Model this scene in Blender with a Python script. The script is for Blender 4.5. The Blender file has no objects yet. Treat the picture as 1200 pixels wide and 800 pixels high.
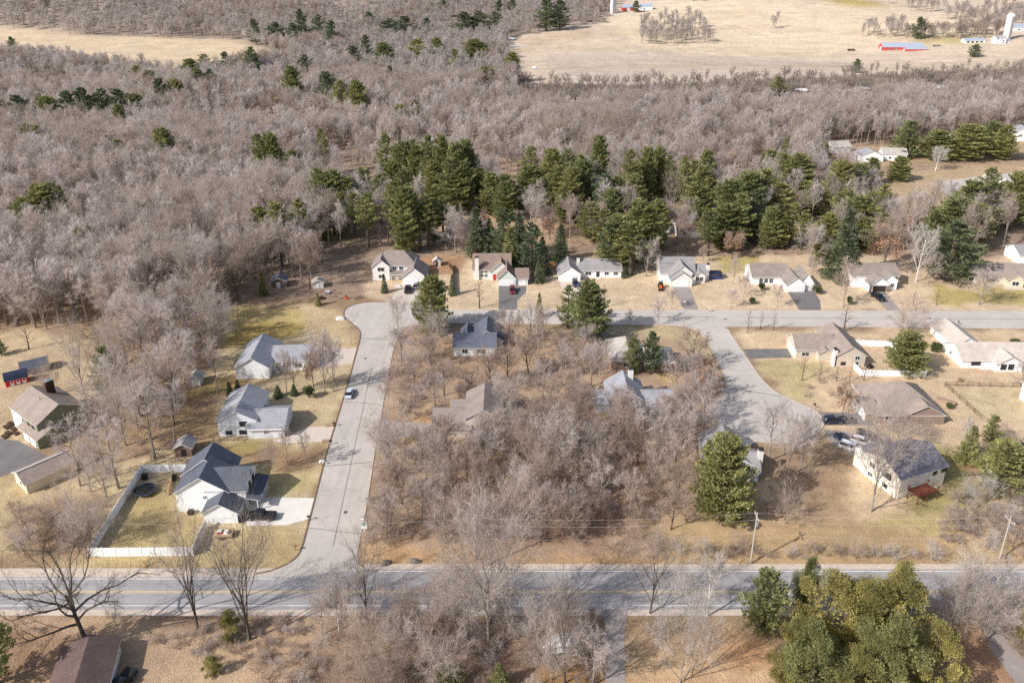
import bpy, bmesh, math, random
import numpy as np
from mathutils import Vector, Matrix, noise as mnoise
R = math.radians
C = bpy.context.scene.collection
rng = random.Random(11)

# ------------------------------------------------------------------ camera model (drone about 105 m up, lens shifted)
CAM_H, YH, CY, FPX = 105.0, -60.0, 302.0, 932.0
PITCH = math.atan((CY - YH) / FPX)
CP, SP = math.cos(PITCH), math.sin(PITCH)
VP = CY + FPX * CP / SP

def sstep(a, b, t):
    t = min(1.0, max(0.0, (t - a) / (b - a)))
    return t * t * (3 - 2 * t)

def terrain(x, y):
    if y < 560: return 0.0
    h = 0.0
    # rolling farm fields on the right
    fx = sstep(-120, 120, x)
    if fx > 0:
        h += fx * (34 * sstep(760, 1500, y) + 30 * sstep(1300, 2600, y)
                   + sstep(700, 900, y) * (5 * math.sin(x / 95 + 1) * math.sin(y / 120) + 6 * math.sin(y / 210 + x / 400)))
    # wooded ridge on the left behind the field
    lx = 1 - sstep(-260, 60, x)
    if lx > 0:
        ridge = sstep(1010, 1500, y)
        h += lx * ridge * (75 + 16 * math.sin(x / 130 + 0.6) + 10 * math.sin(x / 57))
    return h

def ray(u, v):
    dx = (u - 600.0); dz = -(v - CY)
    return (dx, FPX * CP + dz * SP, -FPX * SP + dz * CP)

def G(u, v):
    """ground point seen at photo pixel u, v"""
    d = ray(u, v)
    if d[2] < 0:
        t = CAM_H / -d[2]
        if t * d[1] < 560: return Vector((t * d[0], t * d[1], 0.0))
    y = 540.0; step = 4.0; last = None
    while y < 4200:
        t = y / d[1]; x = t * d[0]; z = CAM_H + t * d[2]; h = terrain(x, y)
        if z <= h: return Vector((x, y, h))
        y += step
        step = 4 + (y - 540) * 0.006
    return Vector((d[0] / d[1] * 4200, 4200, terrain(0, 4200)))

def P(x, y, z=0.0):
    """photo pixel of a world point (used to keep scatter out of places, never to place by screen)"""
    zc = y * CP + (CAM_H - z) * SP
    yc = y * SP - (CAM_H - z) * CP
    return 600 + FPX * x / zc, CY - FPX * yc / zc

def sc_(v): return CP * (v - YH) / CAM_H
def kz(v): return sc_(v) * (VP - v) / (VP - YH)

# ------------------------------------------------------------------ materials
EXPO = 1.2
def lin(c):
    out = []
    for a in c:
        a /= 255.0
        out.append(a / 12.92 if a <= 0.04045 else ((a + 0.055) / 1.055) ** 2.4)
    return out
def alb(c, f=EXPO): return tuple(min(0.86, a / f) for a in lin(c))

MATS = {}
def new_mat(name):
    m = bpy.data.materials.new(name); m.use_nodes = True
    nt = m.node_tree; b = nt.nodes['Principled BSDF']
    b.inputs['Specular IOR Level'].default_value = 0.25
    return m, nt, b
def rgbmul(nt, col, fac_socket, lo, hi):
    mr = nt.nodes.new('ShaderNodeMapRange'); mr.inputs['To Min'].default_value = lo; mr.inputs['To Max'].default_value = hi
    nt.links.new(fac_socket, mr.inputs['Value'])
    mx = nt.nodes.new('ShaderNodeMix'); mx.data_type = 'RGBA'; mx.blend_type = 'MULTIPLY'; mx.inputs['Factor'].default_value = 1
    if hasattr(col, 'node'): nt.links.new(col, mx.inputs[6])
    else: mx.inputs[6].default_value = (*col, 1)
    nt.links.new(mr.outputs[0], mx.inputs[7])
    return mx.outputs[2]
def noise(nt, scale, detail=3, coord='Object', rough=0.6, stretch=None):
    tc = nt.nodes.new('ShaderNodeTexCoord'); n = nt.nodes.new('ShaderNodeTexNoise')
    n.inputs['Scale'].default_value = scale; n.inputs['Detail'].default_value = detail; n.inputs['Roughness'].default_value = rough
    src = tc.outputs[coord]
    if stretch:
        mp = nt.nodes.new('ShaderNodeMapping'); mp.inputs['Scale'].default_value = stretch
        nt.links.new(src, mp.inputs['Vector']); src = mp.outputs[0]
    nt.links.new(src, n.inputs['Vector'])
    mr = nt.nodes.new('ShaderNodeMapRange')
    for k, v in (('From Min', .28), ('From Max', .72)): mr.inputs[k].default_value = v
    nt.links.new(n.outputs['Fac'], mr.inputs['Value'])
    return mr.outputs[0]
def mat(name, c, var=0.12, scale=1.0, rough=0.85, metal=0, obj_var=0.0, stretch=None, scale2=None, raw=None, spec=None):
    if name in MATS: return MATS[name]
    m, nt, b = new_mat(name)
    col = raw if raw else alb(c)
    s = rgbmul(nt, col, noise(nt, scale, stretch=stretch), 1 - var, 1 + var)
    if scale2: s = rgbmul(nt, s, noise(nt, scale2), 1 - var, 1 + var)
    if obj_var:
        oi = nt.nodes.new('ShaderNodeObjectInfo')
        s = rgbmul(nt, s, oi.outputs['Random'], 1 - obj_var, 1 + obj_var)
    nt.links.new(s, b.inputs['Base Color'])
    b.inputs['Roughness'].default_value = rough; b.inputs['Metallic'].default_value = metal
    if spec is not None: b.inputs['Specular IOR Level'].default_value = spec
    MATS[name] = m
    return m

def tone_mat(name, c1, c2, var=0.2, scale=2.0, rough=0.9, trans=0.0):
    """plant material: two tones mixed per tree, noise inside the crown"""
    if name in MATS: return MATS[name]
    m, nt, b = new_mat(name)
    oi = nt.nodes.new('ShaderNodeObjectInfo')
    mx = nt.nodes.new('ShaderNodeMix'); mx.data_type = 'RGBA'
    mx.inputs[6].default_value = (*c1, 1); mx.inputs[7].default_value = (*c2, 1)
    nt.links.new(oi.outputs['Random'], mx.inputs['Factor'])
    s = rgbmul(nt, mx.outputs[2], noise(nt, scale), 1 - var, 1 + var)
    s = rgbmul(nt, s, noise(nt, scale * 0.25), 1 - var * .7, 1 + var * .7)
    nt.links.new(s, b.inputs['Base Color']); b.inputs['Roughness'].default_value = rough
    b.inputs['Specular IOR Level'].default_value = 0.1
    if trans:
        tr = nt.nodes.new('ShaderNodeBsdfTranslucent'); ms = nt.nodes.new('ShaderNodeMixShader'); ms.inputs[0].default_value = trans
        nt.links.new(s, tr.inputs['Color']); nt.links.new(b.outputs[0], ms.inputs[1]); nt.links.new(tr.outputs[0], ms.inputs[2])
        nt.links.new(ms.outputs[0], nt.nodes['Material Output'].inputs['Surface'])
    MATS[name] = m
    return m

# ------------------------------------------------------------------ mesh builder
class MB:
    def __init__(s): s.v = []; s.f = []; s.mi = []; s.cur = 0
    def add(s, vs, fs):
        o = len(s.v); s.v.extend(tuple(p) for p in vs)
        for f in fs: s.f.append(tuple(i + o for i in f)); s.mi.append(s.cur)
    def box(s, x0, x1, y0, y1, z0, z1, M=None):
        vs = [Vector((x, y, z)) for z in (z0, z1) for y in (y0, y1) for x in (x0, x1)]
        if M: vs = [M @ p for p in vs]
        s.add(vs, [(0, 2, 3, 1), (4, 5, 7, 6), (0, 1, 5, 4), (1, 3, 7, 5), (3, 2, 6, 7), (2, 0, 4, 6)])
    def tube(s, pts, rs, n=5, cap=True):
        pts = [Vector(p) for p in pts]; rings = []
        o = len(s.v)
        for i, p in enumerate(pts):
            d = (pts[min(i + 1, len(pts) - 1)] - pts[max(i - 1, 0)])
            d = d.normalized() if d.length > 1e-9 else Vector((0, 0, 1))
            a = d.cross(Vector((0.31, 0.95, 0.07))); 
            if a.length < 1e-3: a = d.cross(Vector((1, 0, 0)))
            a.normalize(); b = d.cross(a)
            for k in range(n):
                t = 2 * math.pi * k / n
                q = p + (a * math.cos(t) + b * math.sin(t)) * rs[i]
                s.v.append((q.x, q.y, q.z))
        for i in range(len(pts) - 1):
            for k in range(n):
                s.f.append((o + i * n + k, o + i * n + (k + 1) % n, o + (i + 1) * n + (k + 1) % n, o + (i + 1) * n + k)); s.mi.append(s.cur)
        if cap:
            s.f.append(tuple(o + (len(pts) - 1) * n + k for k in range(n))); s.mi.append(s.cur)
            s.f.append(tuple(o + n - 1 - k for k in range(n))); s.mi.append(s.cur)
    def twig(s, p, q, w, r):
        d = q - p
        a = d.cross(Vector((r.uniform(-1, 1), r.uniform(-1, 1), r.uniform(-1, 1))))
        if a.length < 1e-6: return
        a = a.normalized() * (w * .5)
        s.add([p - a, p + a, q], [(0, 1, 2)])
    def prism(s, poly, z0, z1):
        n = len(poly)
        s.add([(x, y, z0) for x, y in poly] + [(x, y, z1) for x, y in poly],
              [tuple(reversed(range(n))), tuple(range(n, 2 * n))] + [(i, (i + 1) % n, n + (i + 1) % n, n + i) for i in range(n)])
    def mesh(s, name, mats, smooth=False):
        me = bpy.data.meshes.new(name); me.from_pydata(s.v, [], s.f)
        for m in (mats if isinstance(mats, (list, tuple)) else [mats]): me.materials.append(m)
        if s.mi and max(s.mi) > 0: me.polygons.foreach_set('material_index', s.mi)
        if smooth: me.polygons.foreach_set('use_smooth', [True] * len(me.polygons))
        me.update(); return me
    def build(s, name, mats, parent=None, smooth=False):
        return link(name, s.mesh(name, mats, smooth), parent)

def link(name, me, parent=None):
    o = bpy.data.objects.new(name, me); C.objects.link(o)
    if parent: o.parent = parent
    return o
def thing(name, label, cat, loc=(0, 0, 0), rz=0.0, group=None):
    o = bpy.data.objects.new(name, None); o.empty_display_size = .3; C.objects.link(o)
    o.location = loc; o.rotation_euler = (0, 0, rz)
    return tag(o, label, cat, group)
def tag(o, label, cat, group=None):
    o['label'] = label; o['category'] = cat
    if group: o['group'] = group
    return o
def struct(o): o['kind'] = 'structure'; return o
def copy_thing(root, loc, rz, scale, label, group=None):
    r = root.copy(); C.objects.link(r); r.location = loc; r.rotation_euler = (0, 0, rz); r.scale = scale
    r['label'] = label
    if group: r['group'] = group
    elif 'group' in r: del r['group']
    for ch in root.children:
        c = ch.copy(); C.objects.link(c); c.parent = r
        for g in ch.children:
            d = g.copy(); C.objects.link(d); d.parent = c
    return r

def in_poly(x, y, poly):
    ins = False; n = len(poly); j = n - 1
    for i in range(n):
        xi, yi = poly[i]; xj, yj = poly[j]
        if (yi > y) != (yj > y) and x < (xj - xi) * (y - yi) / (yj - yi) + xi: ins = not ins
        j = i
    return ins
def catmull(pts, n=6, closed=False):
    out = []; N = len(pts)
    rngi = range(N) if closed else range(N - 1)
    for i in rngi:
        if closed: p0, p1, p2, p3 = (pts[(i + k - 1) % N] for k in range(4))
        else: p0, p1, p2, p3 = pts[max(i - 1, 0)], pts[i], pts[i + 1], pts[min(i + 2, N - 1)]
        for k in range(n):
            t = k / n
            out.append(tuple(0.5 * ((2 * b) + (c - a) * t + (2 * a - 5 * b + 4 * c - d) * t * t + (3 * b - a - 3 * c + d) * t ** 3)
                             for a, b, c, d in zip(p0, p1, p2, p3)))
    if not closed: out.append(tuple(pts[-1]))
    return out
def gp(px): return [tuple(G(u, v)[:2]) for u, v in px]
EXCL = []          # world polygons where nothing grows at random
def excl_hit(x, y): return any(in_poly(x, y, p) for p in EXCL)
# ================================================================== ground
FOREST = (178, 154, 134); LAWN = (214, 191, 156)
REG = [  # (colour, softness in metres, polygon in photo pixels projected on the ground), later ones lie over earlier ones
 ((176, 150, 122), 3, [(-200, 345), (1400, 345), (1400, 830), (-200, 830)]),
 (FOREST, 3, [(-900, 100), (1900, 100), (1900, 348), (-900, 348)]),
 ((172, 156, 144), 12, [(-2500, -59), (3500, -59), (3500, 105), (-2500, 105)]),
 # the row of houses north of the cross street
 ((230, 204, 172), 2, [(425, 346), (440, 322), (520, 312), (560, 300), (640, 305), (760, 300), (900, 300), (1000, 298), (1100, 305), (1300, 296), (1300, 366), (470, 366), (455, 352)]),
 ((190, 150, 120), 2, [(490, 300), (540, 300), (545, 320), (500, 322)]),
 ((205, 186, 128), 2, [(840, 300), (890, 300), (885, 318), (845, 320)]),
 ((205, 184, 126), 3, [(1090, 335), (1135, 338), (1160, 352), (1100, 358)]),
 ((203, 184, 128), 3, [(1150, 338), (1300, 330), (1300, 358), (1155, 358)]),
 ((190, 140, 105), 2, [(625, 300), (655, 300), (660, 318), (620, 318)]),
 # back streets, pale clearings
 ((205, 178, 145), 3, [(1005, 215), (1100, 196), (1300, 185), (1300, 262), (1190, 262), (1120, 240), (1040, 250)]),
 ((196, 172, 142), 3, [(760, 262), (835, 258), (840, 285), (765, 290)]),
 ((200, 170, 140), 3, [(500, 236), (580, 240), (640, 262), (690, 262), (690, 285), (520, 290)]),
 ((182, 160, 132), 4, [(430, 290), (380, 275), (400, 258), (440, 260)]),
 ((198, 172, 140), 3, [(1000, 172), (1210, 150), (1210, 186), (1000, 196)]),
 # left yards
 ((216, 194, 156), 2.5, [(262, 360), (375, 358), (400, 368), (422, 398), (408, 450), (384, 534), (356, 640), (340, 660), (300, 668), (60, 668), (60, 560), (210, 520), (215, 470), (255, 440), (262, 405)]),
 ((208, 184, 130), 2, [(262, 362), (330, 360), (362, 366), (366, 385), (330, 398), (268, 408), (258, 390)]),
 ((188, 164, 104), 1.5, [(268, 378), (352, 376), (356, 388), (312, 400), (268, 402)]),
 ((214, 188, 150), 2, [(350, 362), (400, 366), (420, 398), (412, 424), (370, 405)]),
 ((187, 162, 112), 2, [(205, 448), (270, 440), (300, 452), (285, 462), (215, 465)]),
 ((188, 158, 124), 2.5, [(190, 462), (258, 462), (258, 515), (335, 520), (330, 540), (200, 525)]),
 ((178, 158, 106), 2, [(252, 518), (318, 516), (312, 534), (262, 534)]),
 ((172, 142, 112), 2, [(268, 536), (385, 520), (376, 550), (300, 548), (270, 546)]),
 ((208, 188, 138), 1.5, [(292, 548), (372, 552), (368, 580), (300, 580)]),
 ((198, 176, 128), 1.2, [(128, 648), (150, 592), (196, 560), (208, 600), (240, 608), (228, 648)]),
 ((206, 182, 136), 2, [(108, 654), (240, 640), (340, 612), (356, 640), (335, 664), (100, 668)]),
 ((212, 188, 154), 3, [(-60, 380), (95, 395), (110, 420), (125, 470), (90, 520), (-60, 520)]),
 ((222, 196, 162), 2, [(30, 462), (112, 455), (118, 468), (40, 474)]),
 ((208, 186, 146), 3, [(-60, 560), (50, 560), (80, 585), (60, 640), (-60, 645)]),
 ((184, 156, 128), 3, [(20, 590), (110, 580), (100, 650), (20, 652)]),
 # bottom strip
 ((204, 174, 144), 3, [(-100, 716), (380, 716), (380, 840), (-100, 840)]),
 ((178, 146, 118), 3, [(-60, 735), (120, 735), (160, 820), (-60, 820)]),
 ((164, 138, 116), 3, [(150, 715), (250, 715), (330, 735), (240, 745)]),
 ((168, 141, 120), 3, [(380, 716), (705, 716), (710, 840), (330, 840)]),
 ((170, 134, 94), 2.5, [(650, 770), (706, 765), (706, 830), (640, 830)]),
 ((214, 178, 140), 2.5, [(736, 735), (800, 748), (860, 745), (905, 752), (915, 830), (736, 830)]),
 ((214, 168, 126), 2, [(850, 748), (905, 748), (905, 775), (850, 778)]),
 ((176, 140, 112), 3, [(1080, 738), (1150, 738), (1195, 800), (1195, 840), (1080, 840)]),
 # wooded block between the streets
 ((196, 168, 142), 3, [(424, 664), (422, 640), (432, 590), (446, 500), (460, 420), (480, 384), (830, 386), (850, 450), (836, 480), (850, 510), (880, 540), (900, 600), (760, 664)]),
 ((180, 150, 126), 3, [(640, 545), (760, 520), (780, 620), (700, 640), (560, 640), (600, 600)]),
 ((204, 168, 128), 2, [(440, 492), (520, 478), (545, 470), (510, 515), (445, 515)]),
 ((200, 168, 140), 2, [(470, 400), (600, 395), (640, 420), (560, 440), (470, 430)]),
 ((212, 190, 152), 2, [(712, 384), (800, 382), (822, 392), (832, 412), (815, 420), (800, 400), (720, 395)]),
 ((200, 152, 120), 1.5, [(806, 425), (832, 418), (846, 445), (838, 470), (800, 452)]),
 ((212, 174, 132), 2, [(424, 640), (540, 640), (560, 652), (770, 648), (900, 636), (900, 668), (424, 668)]),
 ((206, 176, 130), 2, [(770, 425), (800, 428), (796, 455), (766, 450)]),
 # right-hand yards
 ((227, 199, 165), 2.5, [(858, 386), (1300, 386), (1300, 665), (860, 668), (900, 560), (965, 510), (965, 485), (905, 457)]),
 ((208, 190, 144), 2.5, [(885, 420), (960, 425), (950, 470), (915, 462)]),
 ((196, 166, 134), 3, [(880, 590), (980, 560), (1000, 620), (880, 640)]),
 ((180, 152, 124), 3, [(895, 535), (965, 510), (1012, 548), (990, 590), (920, 590)]),
 ((186, 172, 120), 2.5, [(1085, 530), (1110, 525), (1150, 570), (1130, 615), (1095, 610), (1060, 595), (1100, 562)]),
 ((204, 184, 134), 3, [(1000, 600), (1110, 600), (1130, 640), (1000, 650)]),
 ((220, 198, 160), 2.5, [(1110, 455), (1300, 455), (1300, 490), (1155, 492)]),
 ((176, 128, 100), 2, [(1078, 525), (1125, 520), (1140, 545), (1095, 548)][:0] or [(1118, 535), (1150, 535), (1150, 552), (1120, 552)]),
 ((204, 174, 134), 3, [(760, 612), (880, 600), (1300, 640), (1300, 668), (760, 668)]),
 # farm fields far away
 ((232, 208, 176), 10, [(-400, 32), (0, 33), (100, 42), (280, 47), (345, 72), (260, 92), (160, 88), (60, 74), (-400, 60)]),
 ((214, 192, 162), 8, [(120, 66), (220, 72), (300, 70), (200, 92), (140, 84)]),
 ((206, 176, 150), 5, [(30, 92), (80, 96), (85, 112), (35, 110)]),
 ((210, 180, 148), 5, [(292, 110), (345, 112), (340, 120), (292, 118)]),
 ((228, 207, 184), 8, [(585, 54), (625, 36), (700, 27), (716, 12), (790, -40), (2000, -58), (2000, 84), (1200, 90), (1000, 102), (800, 108), (630, 108)]),
 ((216, 198, 180), 6, [(640, 66), (760, 60), (1000, 72), (1000, 98), (780, 104), (660, 106)]),
 ((238, 217, 188), 6, [(700, 26), (790, 4), (980, 4), (1100, 24), (1180, 40), (1000, 62), (820, 66), (760, 58)]),
 ((216, 192, 166), 5, [(600, 50), (640, 40), (700, 34), (690, 46), (620, 56)]),
 ((212, 186, 158), 3, [(640, 47), (700, 40), (800, 33), (900, 33), (1000, 37), (1090, 45), (1090, 47), (1000, 39.5), (900, 35.5), (800, 35.5), (700, 43), (640, 50)]),
 ((220, 196, 166), 3, [(600, 58), (700, 56), (820, 58), (900, 62), (1000, 60), (1000, 62), (900, 65), (820, 61), (700, 59), (600, 62)]),
 ((218, 192, 162), 3, [(760, 20), (860, 14), (980, 16), (1060, 22), (1060, 24), (980, 18.5), (860, 16.5), (760, 23)]),
 ((206, 184, 162), 3, [(650, 78), (800, 75), (1000, 76), (1000, 79), (800, 79), (650, 82)]),
 ((200, 178, 120), 8, [(960, -5), (1010, -5), (1030, 12), (980, 6)]),
 ((196, 178, 116), 4, [(1075, 44), (1140, 44), (1130, 52), (1080, 52)]),
 ((128, 112, 104), 6, [(620, 107), (800, 106), (1000, 98), (1250, 84), (1250, 98), (1000, 112), (800, 120), (620, 122)]),
]
def axis(lo, dense0, dense1, hi, step, grow):
    a = list(np.arange(dense0, dense1 + 1e-6, step)); s = step
    while a[-1] < hi: s *= grow; a.append(a[-1] + s)
    s = step; b = []
    x = dense0
    while x > lo: s *= grow; x -= s; b.append(x)
    return np.array(b[::-1] + a)
def build_ground():
    xs = axis(-3200, -150, 150, 3200, 1.0, 1.05); ys = axis(20, 80, 300, 4600, 1.0, 1.022)
    X, Y = np.meshgrid(xs, ys); n = X.size
    x = X.ravel(); y = Y.ravel()
    z = np.array([terrain(a, b) for a, b in zip(x, y)])
    col = np.tile(np.array(alb((160, 136, 116))), (n, 1))
    n1 = np.array([mnoise.noise((a * .13, b * .13, 0)) + .5 * mnoise.noise((a * .4, b * .4, 3)) for a, b in zip(x, y)])
    n2 = np.array([mnoise.noise((a * .13, b * .13, 7)) + .5 * mnoise.noise((a * .4, b * .4, 9)) for a, b in zip(x, y)])
    for c, soft, px in REG:
        poly = gp(px); lc = np.array(alb(c)) * .95
        xx = x + n1 * soft * 1.6; yy = y + n2 * soft * 1.6
        bx = [p[0] for p in poly]; by = [p[1] for p in poly]
        idx = np.where((xx > min(bx)) & (xx < max(bx)) & (yy > min(by)) & (yy < max(by)))[0]
        if not len(idx): continue
        px_, py_ = xx[idx], yy[idx]; ins = np.zeros(len(idx), bool); j = len(poly) - 1
        for i in range(len(poly)):
            xi, yi = poly[i]; xj, yj = poly[j]
            if yi != yj:
                cond = ((yi > py_) != (yj > py_)) & (px_ < (xj - xi) * (py_ - yi) / (yj - yi) + xi)
                ins ^= cond
            j = i
        col[idx[ins]] = lc
    # soften the patch edges: blur on the grid
    cg = col.reshape(len(ys), len(xs), 3)
    for _ in range(2):
        cg[1:-1, 1:-1] = (cg[1:-1, 1:-1] * 2 + cg[:-2, 1:-1] + cg[2:, 1:-1] + cg[1:-1, :-2] + cg[1:-1, 2:]) / 6
    col = cg.reshape(-1, 3)
    W = len(xs); H = len(ys)
    ii = (np.arange(H - 1)[:, None] * W + np.arange(W - 1)[None, :]).ravel()
    quads = np.stack([ii, ii + 1, ii + W + 1, ii + W], 1)
    me = bpy.data.meshes.new('ground'); me.vertices.add(n); me.vertices.foreach_set('co', np.stack([x, y, z], 1).ravel())
    me.loops.add(len(quads) * 4); me.loops.foreach_set('vertex_index', quads.ravel())
    me.polygons.add(len(quads)); me.polygons.foreach_set('loop_start', np.arange(len(quads)) * 4)
    me.update(calc_edges=True); me.validate()
    me.polygons.foreach_set('use_smooth', [True] * len(me.polygons))
    at = me.color_attributes.new('turf', 'FLOAT_COLOR', 'POINT')
    at.data.foreach_set('color', np.concatenate([col, np.ones((n, 1))], 1).astype(np.float32).ravel())
    m, nt, b = new_mat('dry turf and leaf litter')
    a = nt.nodes.new('ShaderNodeAttribute'); a.attribute_name = 'turf'
    s = rgbmul(nt, a.outputs['Color'], noise(nt, .045, 5), .84, 1.14)
    s = rgbmul(nt, s, noise(nt, .3, 5, rough=.75), .74, 1.2)
    s = rgbmul(nt, s, noise(nt, 1.9, 4, rough=.8), .74, 1.2)
    # warm / green drift between patches
    hs = nt.nodes.new('ShaderNodeHueSaturation'); mr = nt.nodes.new('ShaderNodeMapRange')
    mr.inputs['To Min'].default_value = .494; mr.inputs['To Max'].default_value = .508
    nt.links.new(noise(nt, .09, 4), mr.inputs['Value']); nt.links.new(mr.outputs[0], hs.inputs['Hue'])
    nt.links.new(s, hs.inputs['Color'])
    # faint mowing / stubble rows
    fin = rgbmul(nt, hs.outputs[0], noise(nt, .11, 4, stretch=(.12, 1, 1), rough=.7), .90, 1.07)
    fin = rgbmul(nt, fin, noise(nt, .018, 4, stretch=(.16, 1, 1), rough=.75), .91, 1.05)
    nt.links.new(fin, b.inputs['Base Color']); b.inputs['Roughness'].default_value = 1; b.inputs['Specular IOR Level'].default_value = 0
    bp = nt.nodes.new('ShaderNodeBump'); bp.inputs['Strength'].default_value = .5; bp.inputs['Distance'].default_value = .25
    nt.links.new(noise(nt, 2.6, 4, rough=.7), bp.inputs['Height']); nt.links.new(bp.outputs[0], b.inputs['Normal'])
    me.materials.append(m)
    struct(link('ground', me))
build_ground()

# ================================================================== roads
def road_mat(name, c, crack=.10, streak=(1, .06, 1)):
    m, nt, b = new_mat(name)
    s = rgbmul(nt, alb(c), noise(nt, .35, 5, rough=.7), 1 - crack, 1 + crack)
    s = rgbmul(nt, s, noise(nt, 1.1, 3, stretch=streak), 1 - crack * 1.3, 1 + crack * 1.1)
    s = rgbmul(nt, s, noise(nt, .09, 3), .93, 1.06)
    s = rgbmul(nt, s, noise(nt, 6, 3), .93, 1.07)
    # tar-sealed cracks
    tc = nt.nodes.new('ShaderNodeTexCoord'); vo = nt.nodes.new('ShaderNodeTexVoronoi'); vo.feature = 'DISTANCE_TO_EDGE'
    vo.inputs['Scale'].default_value = .075; vo.inputs['Randomness'].default_value = 1
    mp = nt.nodes.new('ShaderNodeMapping'); nz = nt.nodes.new('ShaderNodeTexNoise'); nz.inputs['Scale'].default_value = .5
    ad = nt.nodes.new('ShaderNodeVectorMath'); ad.operation = 'MULTIPLY_ADD'; ad.inputs[1].default_value = (3, 3, 0)
    nt.links.new(tc.outputs['Object'], nz.inputs['Vector']); nt.links.new(nz.outputs['Color'], ad.inputs[0]); nt.links.new(tc.outputs['Object'], ad.inputs[2])
    nt.links.new(ad.outputs[0], vo.inputs['Vector'])
    mr = nt.nodes.new('ShaderNodeMapRange'); mr.inputs['From Max'].default_value = .010
    nt.links.new(vo.outputs['Distance'], mr.inputs['Value'])
    s = rgbmul(nt, s, mr.outputs[0], .82, 1)
    nt.links.new(s, b.inputs['Base Color']); b.inputs['Roughness'].default_value = .9
    return m
M_MAIN = road_mat('worn county asphalt', (170, 165, 164), .09, (.05, 1, 1))
M_SIDE = road_mat('pale worn asphalt', (196, 187, 178), .07, (1, .06, 1))
M_CROSS = road_mat('pale worn asphalt of the cross street', (200, 191, 182), .06, (.06, 1, 1))
M_SHOULDER = mat('gravel shoulder', (208, 192, 176), .14, 1.2, .95, scale2=6)
M_CONC = mat('driveway concrete', (232, 224, 214), .06, .6, .9, scale2=3)
M_CONC2 = mat('older concrete', (212, 198, 184), .08, .6, .9, scale2=3)
M_BLACKTOP = mat('sealed blacktop', (124, 119, 118), .12, .4, .85, scale2=3)
M_GREYTOP = mat('grey blacktop', (162, 151, 145), .12, .4, .85, scale2=3)
M_KERB = mat('kerb concrete', (196, 184, 172), .10, 1.0, .9)
M_KERBD = mat('shaded kerb', (128, 104, 84), .15, .6, .9)  # darker copy of the kerb concrete, shade put into its colour
M_WHITELINE = mat('white road paint', (240, 236, 230), .08, 1.0, .7)
M_YELLOW = mat('yellow road paint', (238, 206, 140), .08, 1.0, .7)

def sheet(name, world, z, m, closed_smooth=None):
    bm = bmesh.new()
    vs = [bm.verts.new((x, y, z)) for x, y in world]
    f = bm.faces.new(vs); f.normal_update()
    if f.normal.z < 0: f.normal_flip()
    bmesh.ops.triangulate(bm, faces=[f], ngon_method='EAR_CLIP')
    bmesh.ops.recalc_face_normals(bm, faces=bm.faces)
    for f in bm.faces:
        if f.normal.z < 0: f.normal_flip()
    me = bpy.data.meshes.new(name); bm.to_mesh(me); bm.free(); me.materials.append(m)
    return struct(link(name, me))
def sheet_px(name, px, z, m, excl=True):
    w = gp(px)
    if excl: EXCL.append(w)
    return sheet(name, w, z, m)

yN1 = G(200, 676)[1]; yN2 = G(600, 667)[1]; yC = G(600, 693.5)[1]; yS = G(600, 709.5)[1]; yE = G(600, 714)[1]
xL = -420; xa = G(330, 676)[0]; xb = G(425, 668)[0]
sheet('road_shoulder', [(xL, yE - 1.3), (420, yE - 1.3), (420, yN2 + 1.4), (xb, yN2 + 1.4), (xb, yN1 + 2.2), (xL, yN1 + 2.2)], .02, M_SHOULDER)
sheet('main_road', [(xL, yE), (420, yE), (420, yN2), (xb + 2, yN2), (xa, yN1), (xL, yN1)], .045, M_MAIN)
EXCL.append([(xL, yE - 1.5), (420, yE - 1.5), (420, yN2 + 2.5), (xL, yN2 + 2.5)])
# painted lines
def strip(name, x0, x1, y0, w, m, z=.07):
    return sheet(name, [(x0, y0 - w / 2), (x1, y0 - w / 2), (x1, y0 + w / 2), (x0, y0 + w / 2)], z, m)
xg0, xg1 = G(345, 690)[0], G(428, 690)[0]
struct(strip('edge_line', xL, G(700, 709)[0], yS, .16, M_WHITELINE)); struct(strip('edge_line', G(742, 709)[0], 420, yS, .16, M_WHITELINE))
struct(strip('edge_line', xL, xa - 1, yN1 - .45, .16, M_WHITELINE)); struct(strip('edge_line', xb + 3, 420, yN2 - .5, .18, M_WHITELINE))
strip('centre_line', xL, 420, yC - .17, .14, M_YELLOW); strip('centre_line', xL, 420, yC + .17, .14, M_YELLOW)

LEFT_EDGE = [(300, 673), (318, 669), (335, 662), (348, 653), (355, 640), (361, 618), (371, 580), (383, 533), (396, 490), (409, 447), (418, 414), (423, 394), (421, 386), (413, 379), (404, 371), (405, 363), (413, 358), (430, 354.5), (452, 354)]
RIGHT_EDGE = [(436, 668.5), (421, 664), (417.5, 650), (421, 628), (427, 600), (432, 570), (438, 530), (445, 490), (452, 450), (459, 415), (465, 395), (475, 384), (494, 379.5), (530, 378.3)]
NORTH = [(452, 354), (480, 357), (520, 362.5), (560, 363.6), (700, 363.8), (850, 363.8), (1000, 364.3), (1120, 364.8), (1300, 365)]
CDL = [(530, 378.3), (700, 380), (770, 380.7), (803, 383), (822, 391), (835, 410), (846, 432), (852, 450), (846, 464), (838, 473), (835.5, 482), (841, 493), (855, 504), (868, 511), (895, 518), (930, 518), (952, 510), (964, 499), (963, 490), (955, 482), (930, 470), (908, 459), (891, 443), (875, 420), (862, 401), (854, 388), (860, 382.5), (1000, 382.8), (1120, 384), (1300, 386)]
le = catmull(gp(LEFT_EDGE), 5); re_ = catmull(gp(RIGHT_EDGE), 5); no = catmull(gp(NORTH), 3); cd = catmull(gp(CDL), 5)
cut = gp([(300, 676.5)])[0]; cutr = gp([(436, 669)])[0]
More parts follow.
